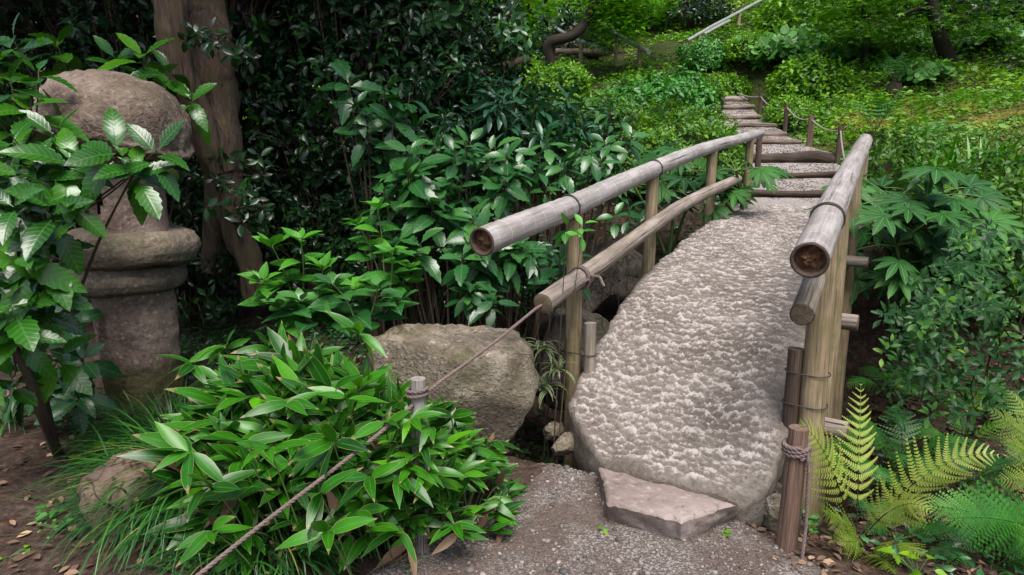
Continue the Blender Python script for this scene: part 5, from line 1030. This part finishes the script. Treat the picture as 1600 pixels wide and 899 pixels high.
# --- sword-leaved plants (iris) upper right
def iris(label, px, py, Y, N, L, seed, group='sword-leaved clumps on the bank'):
    rng = np.random.default_rng(seed); c = at(px, py, Y); c[2] = min(c[2], gz(c[0], c[1]) + .35); b = Bld(); base = c + np.c_[rng.normal(0, .16, (N, 2)), np.zeros(N)]; ribbons(b, rng, base, rng.uniform(0, 6.28, N), rng.uniform(1.0, 1.5, N), L * rng.uniform(.6, 1.1, N), rng.uniform(.3, 1.5, N), rng.uniform(.012, .018, N), 7)
    return tag(b.build('iris', M['iris'], origin=c), label, 'plant', group)
for i, (px, py, Y, lab) in enumerate(((1500, 275, 6.0, 'sword-leaved iris clump at the left of the iris bed'), (1545, 265, 5.8, 'bright iris clump in the middle of the iris bed'), (1590, 255, 5.7, 'iris clump at the right edge of the picture'), (1465, 255, 6.6, 'small iris clump beside the fatsia top'), (1560, 225, 6.8, 'iris clump behind the bed under the brown moss'), (1610, 290, 5.2, 'nearest iris clump at the right edge'))): iris(lab, px, py, Y, 70, .52, 90 + i)
# ------------------------------------------------------------------ hillside vegetation
def cover_leaves(b, rng, N, box, mask, size, tpl, lift=.04, tilt=.45, tone=None):
    x = rng.uniform(box[0], box[1], N); y = rng.uniform(box[2], box[3], N); k = mask(x, y, rng); x, y = x[k], y[k]; n = len(x)
    P = np.stack([x, y, H(x, y) + lift * rng.uniform(.2, 1.4, n)], 1); th = rng.uniform(0, 6.28, n); d = np.stack([np.cos(th), np.sin(th), rng.normal(0, .25, n)], 1); up = np.array([0, -.25, 1.0]) + rng.normal(0, tilt, (n, 3))
    r = np.clip(.45 + .45 * fbm(P * 1.1, 3, 12) + rng.normal(0, .11, n), 0, 1) if tone is None else np.clip(tone + rng.normal(0, .2, n), 0, 1)
    b.leaves(tpl, P, d, up, size * rng.uniform(.6, 1.3, n) * (1 + .03 * (y - 8).clip(0)), r, rng.integers(0, len(tpl), n))
def offpath(x, y):
    d = np.full(x.shape, 9.0)
    for i in range(len(PATHL) - 1):
        p0, p1 = PATHL[i], PATHL[i + 1]; e = p1 - p0; t = np.clip(((x - p0[0]) * e[0] + (y - p0[1]) * e[1]) / (e[0] ** 2 + e[1] ** 2), 0, 1); d = np.minimum(d, np.hypot(x - p0[0] - t * e[0], y - p0[1] - t * e[1]))
    return d
def m_right(x, y, rng):
    a, b = ab(x, y); g, br_ = mossy_xy(x, y); return (a > 7.4) & (b > -3.2) & (offpath(x, y) > .62 + rng.normal(0, .08, len(x))) & (rng.uniform(0, 1, len(x)) > .75 * br_) & (fbm(np.stack([x, y, 0 * x], 1) * .9, 3, 21) + rng.normal(0, .4, len(x)) > -.45)
rng = np.random.default_rng(201)
b = Bld(); cover_leaves(b, rng, 50000, (2.5, 16, 7.0, 17), m_right, .042, T_TRI, .04, .4); cover_leaves(b, rng, 120000, (2.5, 15, 7.0, 16), m_right, .046, T_SML, .05, .5); cover_leaves(b, rng, 6000, (2.5, 16, 7.5, 17), m_right, .085, T_RND, .10, .4)
tag(b.build('ground_cover', M['cover'], origin=(6, 10, gz(6, 10))), 'low leafy ground cover on the bank right of the stairs', 'ground cover', kind='stuff')
b = Bld(); cover_leaves(b, rng, 26000, (2.5, 14, 7.0, 15), lambda x, y, r: (ab(x, y)[0] > 7.2) & (offpath(x, y) > .6) & (ab(x, y)[1] > -2.6) & (mossy_xy(x, y)[1] + r.normal(0, .25, len(x)) > .35), .035, T_SML, .03, .5)
tag(b.build('moss', M['mossy'], origin=(6, 9, gz(6, 9))), 'yellow-brown moss on the bank above the right handrail', 'moss', kind='stuff')
# ferny green undergrowth on the far hill
b = Bld(); mk = lambda x, y, r: (ab(x, y)[0] > 9) & (offpath(x, y) > .75) & ~((y > 17.3) & (y < 22) & (x > .052 * y) & (x < .135 * y)) & (fbm(np.stack([x, y, 0 * x], 1) * .6, 3, 22) + r.normal(0, .35, len(x)) > -.35)
cover_leaves(b, rng, 90000, (-8, 16, 10, 24), mk, .085, T_CAM, .14, .6); cover_leaves(b, rng, 60000, (-12, 24, 22, 42), lambda x, y, r: r.uniform(0, 1, len(x)) > .1, .16, T_CAM, .25, .6)
tag(b.build('undergrowth', M['lime'], origin=(3, 18, gz(3, 18))), 'mass of light green undergrowth on the far hillside', 'undergrowth', kind='stuff')
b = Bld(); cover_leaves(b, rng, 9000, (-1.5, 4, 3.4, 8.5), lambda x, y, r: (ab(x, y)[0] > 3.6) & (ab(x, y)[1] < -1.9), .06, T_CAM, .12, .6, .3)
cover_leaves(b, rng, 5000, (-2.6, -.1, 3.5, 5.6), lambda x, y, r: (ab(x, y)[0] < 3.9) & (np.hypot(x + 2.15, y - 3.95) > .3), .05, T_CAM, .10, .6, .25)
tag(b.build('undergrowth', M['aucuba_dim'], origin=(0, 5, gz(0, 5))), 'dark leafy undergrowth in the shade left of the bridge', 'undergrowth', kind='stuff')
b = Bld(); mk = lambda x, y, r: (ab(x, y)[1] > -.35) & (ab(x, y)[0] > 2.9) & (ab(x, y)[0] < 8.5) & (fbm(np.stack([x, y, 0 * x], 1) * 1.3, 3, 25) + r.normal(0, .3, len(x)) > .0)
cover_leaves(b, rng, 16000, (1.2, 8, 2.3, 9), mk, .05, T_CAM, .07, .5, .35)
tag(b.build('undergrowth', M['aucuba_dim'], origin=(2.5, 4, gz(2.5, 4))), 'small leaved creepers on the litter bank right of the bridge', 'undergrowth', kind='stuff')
# fallen leaves
b = Bld(); 
def litter(N, box, mask, size):
    x = rng.uniform(box[0], box[1], N); y = rng.uniform(box[2], box[3], N); k = mask(x, y); x, y = x[k], y[k]; n = len(x); P = np.stack([x, y, H(x, y) + .012], 1); th = rng.uniform(0, 6.28, n)
    b.leaves(T_CAM + T_SML, P, np.stack([np.cos(th), np.sin(th), rng.normal(0, .12, n)], 1), np.array([0, 0, 1.0]) + rng.normal(0, .3, (n, 3)), size * rng.uniform(.6, 1.3, n), rng.uniform(0, 1, n), rng.integers(0, 5, n))
litter(420, (-2.6, -.6, 2.1, 4.2), lambda x, y: path_side(x, y) < 0, .05); litter(260, (.75, 1.9, 2.1, 3.0), lambda x, y: path_side(x, y) < .12, .05); litter(9000, (1.2, 7.5, 2.6, 8), lambda x, y: (ab(x, y)[1] > -.4) & (ab(x, y)[0] > 2.8), .055); litter(60, (-.6, 1.4, 2.1, 3.2), lambda x, y: path_side(x, y) > 0, .03)
tag(b.build('leaf_litter', M['dryleaf'], origin=(0, 2.5, 0)), 'brown fallen leaves on the soil', 'fallen leaves', kind='stuff')
b = Bld()
for k in range(70):
    x = rng.uniform(-2.4, -.9); y = rng.uniform(2.2, 3.9); th = rng.uniform(0, 3.14); L = rng.uniform(.05, .22); q = np.array([[x, y, 0], [x + math.cos(th) * L / 2, y + math.sin(th) * L / 2, 0], [x + math.cos(th + .15) * L, y + math.sin(th + .15) * L, 0]]); q[:, 2] = H(q[:, 0], q[:, 1]) + .012; b.tube(q, .0018, 5)
for k in range(30):
    x = rng.uniform(.9, 1.8); y = rng.uniform(2.2, 2.9); th = rng.uniform(0, 3.14); L = rng.uniform(.04, .15); q = np.array([[x, y, 0], [x + math.cos(th) * L / 2, y + math.sin(th) * L / 2, 0], [x + math.cos(th) * L, y + math.sin(th) * L, 0]]); q[:, 2] = H(q[:, 0], q[:, 1]) + .012; b.tube(q, .0018, 5)
tag(b.build('fallen_twigs', M['twig'], origin=(-1.5, 3, 0)), 'thin dry twigs scattered over the soil', 'twigs', kind='stuff')

# --- shrubs on the hill: a few kinds, copied
def kinds(): return {
    'azalea': proto('azalea', 'x', 'shrub', bush_data(301, .62, .55, .42, 620, 7, .045, T_SML, 60, -10, .72, -.25, .006), 'azalea'),
    'hydrangea': proto('broadleaf_shrub', 'x', 'shrub', bush_data(302, .75, .7, .6, 300, 8, .11, T_BRD, 55, -30, .65, -.4, .02), 'broad'),
    'bright': proto('bright_shrub', 'x', 'shrub', bush_data(303, .62, .6, .5, 330, 7, .085, T_BRD, 55, -25, .65, -.3, .02), 'lime'),
    'dark': proto('dark_shrub', 'x', 'shrub', bush_data(304, .8, .7, .65, 330, 8, .09, T_CAM, 55, -30, .6, -.4, .02), 'maple_dark'),
    'hollow': proto('camellia', 'x', 'shrub', bush_data(306, 1.0, .9, .8, 420, 8, .11, T_CAM, 55, -30, .6, -.5, .02), 'ever'),  # dark bush added to stand in for black, shaded hollows
    'big': proto('round_leaved_plant', 'x', 'plant', bush_data(305, .7, .7, .38, 130, 4, .15, T_RND, 40, -10, .6, -.1, .03), 'petasite', 'greenstem')}
KN = kinds(); KU = {k: [] for k in KN}
def hill(kind, px, py, Y, sc, label, dz=.0, group=None):
    c = at(px, py, Y); g0 = gz(c[0], c[1]); h = {'azalea': .18, 'hydrangea': .3, 'bright': .25, 'dark': .3, 'hollow': .35, 'big': .08}[kind] * sc
    return put(KN[kind], KU[kind], (c[0], c[1], max(g0 + h, c[2]) if dz is None else g0 + h + dz), (px * .37) % 6.28, sc, label, group)
for a_ in (
    ('azalea', 1060, 205, 8.4, 1.35, 'clipped azalea mound just above the left top rail'), ('azalea', 1000, 230, 8.0, 1.2, 'azalea mound left of the one above the rail'), ('azalea', 1075, 192, 9.4, 1.2, 'azalea mound beside the lower log steps'), ('azalea', 1118, 228, 8.6, .8, 'small azalea mound close to the left side of the stairs'), ('azalea', 1062, 170, 10.2, 1.2, 'azalea mound behind the clipped ones by the stairs'),
    ('azalea', 860, 170, 9.4, 1.5, 'yellow-green azalea mound on the left of the hollow'), ('azalea', 920, 150, 11.2, 1.2, 'yellow-green azalea mound under the far steps'), ('azalea', 830, 130, 10.8, 1.6, 'azalea mound beside the right end of the hedge'), ('azalea', 960, 200, 8.6, 1.1, 'dark azalea mound in the middle of the hollow'), ('azalea', 1085, 140, 13.6, 1.1, 'azalea beside the top of the near stairs'),
    ('hydrangea', 1020, 140, 11.4, 1.0, 'dark green hydrangea-like bush in the middle of the hillside', 0.1), ('hydrangea', 1060, 128, 12.2, .95, 'broad leaved bush left of the distant rope post', 0.1), ('hydrangea', 960, 150, 11.6, .8, 'broad leaved bush left of the dark green hydrangea-like bush'),
    ('bright', 1262, 108, 13.2, 1.15, 'bright rounded bush standing on the right bank'), ('bright', 1240, 145, 12.0, .8, 'little lime green bush in front of the bright rounded bush'), ('bright', 1128, 134, 15.0, .85, 'lime bush directly behind the topmost near step'), ('bright', 1170, 128, 15.6, .8, 'lime bush right of the topmost near step'), ('hydrangea', 1098, 118, 15.6, .8, 'broad leaved bush at the foot of the upper bamboo rail'), ('bright', 1160, 104, 15.4, .8, 'lime bush beside the far rope'), ('bright', 990, 40, 20, 2.0, 'lime bush below the pale bamboo rail'), ('bright', 1245, 45, 17.5, 1.7, 'lime bush left of the thin sapling'), ('bright', 1300, 30, 18.5, 1.7, 'lime bush behind the thin sapling'), ('bright', 1262, 12, 20, 1.9, 'lime bush near the top edge right of the upper rail'), ('bright', 880, 118, 14.5, 1.0, 'lime bush below the far steps'), ('bright', 818, 90, 15.5, 1.2, 'lime bush at the left of the far steps'), 
    ('big', 1215, 78, 15.5, 1.4, 'patch of big round leaves above the far rope'), ('big', 1250, 70, 16, 1.4, 'patch of big round leaves behind the bright rounded bush'), ('big', 1190, 95, 15.6, 1.1, 'patch of big round leaves by the distant rope post'), ('big', 1330, 75, 15.0, 1.2, 'patch of big round leaves beside the thin sapling'), ('big', 1395, 82, 15, 1.2, 'patch of big round leaves between sapling and maple'), ('big', 1440, 118, 12.4, .7, 'patch of round leaves left of the maple trunk'), ('big', 1540, 100, 13.5, .9, 'patch of round leaves right of the maple trunk'),
    ('hollow', 890, 25, 18.6, 1.25, 'added dark bush standing in for the black hollow above the far steps'), ('hollow', 1545, 52, 15.0, 1.35, 'added dark bush standing in for the shade under the trees at the upper right'), ('hollow', 1610, 50, 14.6, 1.3, 'added dark bush standing in for the shade at the upper right corner'), ('hollow', 1480, 40, 15.6, 1.2, 'added dark bush standing in for the shade directly behind the leaning maple trunk'), ('hollow', 1075, 8, 19.5, 1.1, 'added dark bush standing in for the shade at the top edge left of the upper rail'),
    ('dark', 1360, 60, 17.5, 1.5, 'dark bush behind the round leaves'), ('dark', 1450, 60, 18, 2.0, 'dark bush behind the leaning maple'), ('dark', 1560, 50, 18, 2.2, 'dark bush in the shade at the upper right'), ('dark', 1640, 60, 17, 2.2, 'dark bush past the right edge of the bank'), ('dark', 850, 200, 8.4, 1.1, 'dark bush in the hollow behind the laurels'), ('dark', 940, 175, 9.6, 1.1, 'dark bush in the hollow behind the upright aucuba'), ('dark', 1560, 250, 6.0, 1.0, 'dark bush under the iris bed'), ('dark', 1520, 310, 5.6, 1.0, 'dark bush between fatsia and glossy shrub'), ('dark', 1620, 340, 5.2, 1.1, 'dark bush behind the glossy shrub at the edge'), ('dark', 1420, 225, 7.2, .8, 'dark bush behind the right handrail end'),
    ('dark', 1090, 20, 25, 2.4, 'dark bush below the top edge in the middle'), ('dark', 1020, 15, 27, 2.4, 'dark bush in the far trees right of the dark hollow')): hill(*a_)
# fern tuft with a dark stump (right bank) and others
def ferntuft(label, px, py, Y, n, L, seed, tone=.4, lm='fern_g', stump=True):
    rng = np.random.default_rng(seed); c = at(px, py, Y); c[2] = gz(c[0], c[1]); t = thing('fern', label, 'fern', c, 0, 'fern clumps on the hillside'); h = .22 if stump else .02
    if stump: b = Bld(); b.tube(c + np.array([[0, 0, -.1], [0, 0, .1], [.01, 0, h]]), [.16, .15, .10], 10); b.build('rootstock', M['darkbark'], t, origin=c)
    for k in range(n):
        th = k * 6.28 / n + rng.uniform(-.3, .3); e = rng.uniform(.5, 1.2); tip = c + np.array([math.cos(th) * math.cos(e) * L, math.sin(th) * math.cos(e) * L, h + L * math.sin(e) * .75]); mid = c + [math.cos(th) * L * .25, math.sin(th) * L * .25, h + L * .6]; b = Bld(); frond(b, rng, c + [0, 0, h * .8], mid, tip, nrm(np.array([math.cos(th) * -.4, math.sin(th) * -.4, 1])), L * .19, 12, 4, tone); b.build('frond', M[lm], t, origin=c)
    return t
ferntuft('fern clump sprouting from a dark stump on the mossy bank', 1370, 178, 9.6, 11, .85, 1, .3); ferntuft('fern with a dark stump under the leaning maple', 1398, 128, 12.2, 9, .8, 2, .2); ferntuft('low spreading fern on the moss by the right handrail end', 1400, 205, 8.2, 9, .6, 3, .5, 'fern_y', False); ferntuft('fern above the middle of the left top rail', 985, 165, 9.4, 9, .7, 4, .4, 'fern_g', False)
ferntuft('fern behind the big fern stump on the bank', 1450, 190, 8.8, 9, .6, 5, .5, 'fern_g', False)

# --- trees
def maple(name, label, base, path, r, pads, nleaf, size, lm, bark, seed, limbs=True, tpl=T_MPL, flat=.22, group=None):
    rng = np.random.default_rng(seed); base = np.asarray(base, float); t = thing(name, label, 'tree', base, 0, group); b = Bld(); P = smooth_line(np.array(path), .08, 3); n = len(P)
    rad = np.interp(np.linspace(0, 1, n), np.linspace(0, 1, len(r)), r) * (1 + .08 * vn(P * 3, seed)); b.tube(P, rad, 14, False); 
    lv = Bld(); lb = Bld()
    for (c, rx, ry, rz) in pads:
        c = np.asarray(c, float); k0 = P[np.argmin(np.linalg.norm(P - c, axis=1))] if limbs else P[-1]
        if limbs: lb.tube(bez(k0, (k0 + c) / 2 + [0, 0, .15], c, 10), np.linspace(max(.02, rad.min() * .6), .008, 10), 7, False)
        N = int(nleaf * rx * ry); d = rnd_dirs(rng, N); q = c + d * (rng.uniform(0, 1, (N, 1)) ** .4) * np.array([rx, ry, rz]); q[:, 2] -= .12 * ((q[:, 0] - c[0]) ** 2 + (q[:, 1] - c[1]) ** 2) / max(rx * ry, .1) * rx * .8
        gap = fbm(q * 1.6, 2, seed + 9) + rng.normal(0, .25, N) > -.25; q = q[gap]; N = len(q); dd = nrm(rnd_dirs(rng, N, -.5, .1) + (q - c) * [.5, .5, 0]); lv.leaves(tpl, q, dd, UPV + rng.normal(0, .28, (N, 3)), size * rng.uniform(.7, 1.25, N), np.clip(.5 + .3 * fbm(q * 2, 2, 5) + rng.normal(0, .2, N), 0, 1), rng.integers(0, len(tpl), N))
    b.build('trunk', M[bark], t, origin=base)
    if lb.n: lb.build('limbs', M[bark], t, origin=base)
    lv.build('crown', M[lm], t, origin=base); return t
# leaning maple right
bs_ = at(1492, 118, 13.0); bs_[2] = gz(bs_[0], bs_[1]); top = at(1462, 40, 12.9)
rng = np.random.default_rng(61); pads = []
for px, py, Y, rx in ((1400, 30, 12.5, 1.2), (1470, 45, 12.6, 1.2), (1540, 15, 12.8, 1.3), (1340, 50, 12.8, 1.0), (1440, 0, 12.4, 1.4), (1580, -30, 12.6, 1.5), (1500, -50, 13, 1.6), (1360, -20, 13.2, 1.5), (1300, 10, 13.6, 1.1), (1520, 35, 12.2, .9)): pads.append((at(px, py, Y), rx, rx, .20))
maple('maple', 'leaning dark maple with layered leaves on the right bank', bs_, [bs_ - [0, 0, .2], at(1485, 95, 13), at(1470, 65, 12.95), top, at(1450, -40, 12.9), at(1430, -140, 13)], [.14, .12, .105, .09, .08, .05], pads, 420, .085, 'maple_dark', 'darkbark', 61)
bs_ = at(1354, 108, 14.0); bs_[2] = gz(bs_[0], bs_[1]); pads = [(at(px, py, Y), rx, rx, .22) for px, py, Y, rx in ((1340, 60, 14, .7), (1370, 40, 14, .8), (1320, 30, 14, .8), (1350, 5, 14, 1.0), (1390, 60, 13.8, .6), (1300, 55, 14.2, .5), (1345, -40, 14, 1.2))]
maple('sapling', 'thin dark sapling left of the leaning maple', bs_, [bs_ - [0, 0, .2], at(1352, 60, 14), at(1350, 20, 14), at(1345, -60, 14)], [.06, .055, .045, .03], pads, 900, .085, 'maple', 'darkbark', 62)
# yellow-green maple hanging by the pale rail
bs_ = at(875, 110, 15.5); bs_[2] = gz(bs_[0], bs_[1]) ; pads = [(at(px, py, Y), rx, rx, .45) for px, py, Y, rx in ((950, 25, 15.5, .7), (970, 45, 15.3, .6), (935, 50, 15.6, .5), (985, 15, 15.6, .7), (960, 0, 15.5, .8), (1000, -10, 15.8, .9), (1020, 5, 16, .6), (930, 15, 15.8, .5), (960, -60, 15.8, 1.6))]
maple('maple', 'yellow-green maple whose foliage hangs over the far steps', bs_, [bs_ - [0, 0, .2], at(852, 62, 15.3), at(880, 62, 15.2), at(905, 55, 15.2), at(920, 25, 15.3), at(940, -20, 15.5), at(950, -120, 15.7)], [.13, .12, .11, .10, .10, .09, .06], pads, 1500, .085, 'maple', 'darkbark', 63)
bs_ = at(800, 70, 12.5); bs_[2] = gz(bs_[0], bs_[1]); pads = [(at(px, py, Y), rx, rx, .3) for px, py, Y, rx in ((830, 20, 12.5, .6), (800, 50, 12.3, .5), (790, 0, 12.6, .8), (840, -20, 12.8, .8), (815, 80, 12.2, .5), (765, 30, 12.2, .7))]
maple('young_maple', 'young light green maple left of the far steps', bs_, [bs_ - [0, 0, .2], at(805, 50, 12.5), at(815, 0, 12.5), at(820, -100, 12.6)], [.05, .05, .045, .03], pads, 1500, .075, 'maple', 'darkbark', 64)
# background evergreens closing the hilltop
G2 = 'dark trees along the top of the hill'; ES = []
def ever(label, x, y, sc, seed):
    global ES
    if not ES:
        rng = np.random.default_rng(seed); t = thing('evergreen_tree', label, 'tree', (0, 0, 0), 0, G2); b = Bld(); P = np.array([[0, 0, -.5], [.1, 0, 2], [0, .1, 4.5], [.1, 0, 7]]); b.tube(smooth_line(P, .2, 2), np.linspace(.32, .10, len(smooth_line(P, .2, 2))), 12, False); b.build('trunk', M['darkbark'], t)
        lv = Bld()
        for k in range(46):
            d = rnd_dirs(rng, 1, -.55, 1)[0]; c = np.array([0, 0, 5.2]) + d * np.array([2.3, 2.3, 3.0]) * rng.uniform(.6, 1); N = 260; q = c + rnd_dirs(rng, N) * rng.uniform(.3, 1, (N, 1)) * np.array([.95, .95, .6]); lv.leaves(T_CAM, q, rnd_dirs(rng, N, -.7, .3), UPV + rng.normal(0, .4, (N, 3)), rng.uniform(.16, .30, N), np.clip(rng.uniform(0, 1) * .5 + rng.uniform(0, .5, N), 0, 1))
        lv.build('crown', M['ever'], t); t.location = (x, y, gz(x, y)); t.scale = (sc,) * 3; ES.append(t); return t
    return dup(ES[0], (x, y, gz(x, y)), x * 1.7 + y, sc, label, G2)
for i, (x, y, s, lab) in enumerate(((2.2, 25, 1.0, 'dark evergreen filling the hollow above the far steps'), (-1.5, 23, 1.0, 'dark evergreen behind the young light green maple'), (5.5, 29, 1.0, 'dark evergreen above the pale bamboo rail'), (9.5, 31, 1.1, 'dark evergreen above the upper bamboo rail'), (13.5, 27, 1.1, 'dark evergreen behind the thin sapling'), (13.2, 19.5, .95, 'dark evergreen shading the bank behind the leaning maple'), (16.5, 18.5, 1.0, 'dark evergreen at the upper right corner'), (18.5, 22, 1.1, 'dark evergreen farthest right'), (-5, 20, 1.1, 'dark evergreen hidden behind the camellia hedge'), (-4, 26, 1.2, 'tall dark evergreen far behind the hedge'), (7.5, 35, 1.3, 'far evergreen on the hilltop in the middle'), (2, 34, 1.3, 'far evergreen on the hilltop left of the middle'), (14, 36, 1.3, 'far evergreen on the hilltop at the right'), (20, 31, 1.4, 'far evergreen beyond the upper right corner'))): ever(lab, x, y, s, 71)

# --- far stairs and pale bamboo rails
fs = []
for i in range(9):
    py = 82 - i * 4.4; Y = 17.6 + i * .42; L = at(868 + i * 1.2, py, Y); R = at(942 - i * 2.5, py, Y); b = Bld(); P = np.linspace(L, R, 10); P[:, 2] += .03 * vn(P * 2, i); b.tube(P, .09, 8, True, rnd=i * .3)
    tag(b.build('log_step', M['log'], origin=(L + R) / 2), ('lowest', 'second', 'third', 'fourth', 'fifth', 'sixth', 'seventh', 'eighth', 'topmost')[i] + ' pale log step of the far stairs under the yellow-green maple', 'step', 'log steps of the far stairs'); fs.append((L, R))
b = Bld(); rows = []
for i, (L, R) in enumerate(fs):
    rows += [np.linspace(L, R, 5) - [0, .03, .10], np.linspace(L, R, 5) + [0, .02, .0]]
R = np.array(rows); n = len(R); i = np.arange(n - 1)[:, None]; j = np.arange(4)[None]; b.add(R.reshape(-1, 3), None, np.stack([i * 5 + j, i * 5 + j + 1, (i + 1) * 5 + j + 1, (i + 1) * 5 + j], -1).reshape(-1, 4)); tag(b.build('stair_path', M['gravelbed']), kind='structure')
def pale_rail(label, pix, posts, r=.05, m='greenrail'):
    P = np.array([at(*q) for q in pix]); t = thing('handrail', label, 'handrail', P[0], 0, 'pale bamboo rails on the hill'); b = Bld(); b.tube(smooth_line(P, .1, 2), r, 10); b.build('top_rail', M[m], t, origin=P[0])
    for q in posts: c = at(*q); b = Bld(); b.tube(np.array([[c[0], c[1], c[2] + .02], [c[0], c[1], min(gz(c[0], c[1]), c[2] - .5) - .1]]), .05, 8); b.build('post', M['post'], t, origin=P[0])
    return t
pale_rail('pale bamboo rail running down right of the far steps', [(945, 38, 18), (962, 52, 17.2), (985, 67, 16.4), (1014, 82, 15.6)], [(963, 54, 17.2), (1000, 76, 15.9)])
pale_rail('low pale rail beside the far steps', [(868, 44, 17.6), (900, 62, 17), (930, 72, 16.6), (946, 80, 16.2)], [(908, 64, 16.9)], .04)
pale_rail('long pale bamboo rail climbing to the top edge', [(1074, 64, 16.6), (1110, 43, 17.4), (1150, 22, 18.2), (1198, -4, 19.2), (1240, -25, 20)], [(1155, 20, 18.3), (1092, 54, 17)], .042)
pale_rail('lower pale bamboo rail under the long one', [(1100, 54, 16.9), (1125, 40, 17.5), (1140, 33, 17.9)], [], .04)
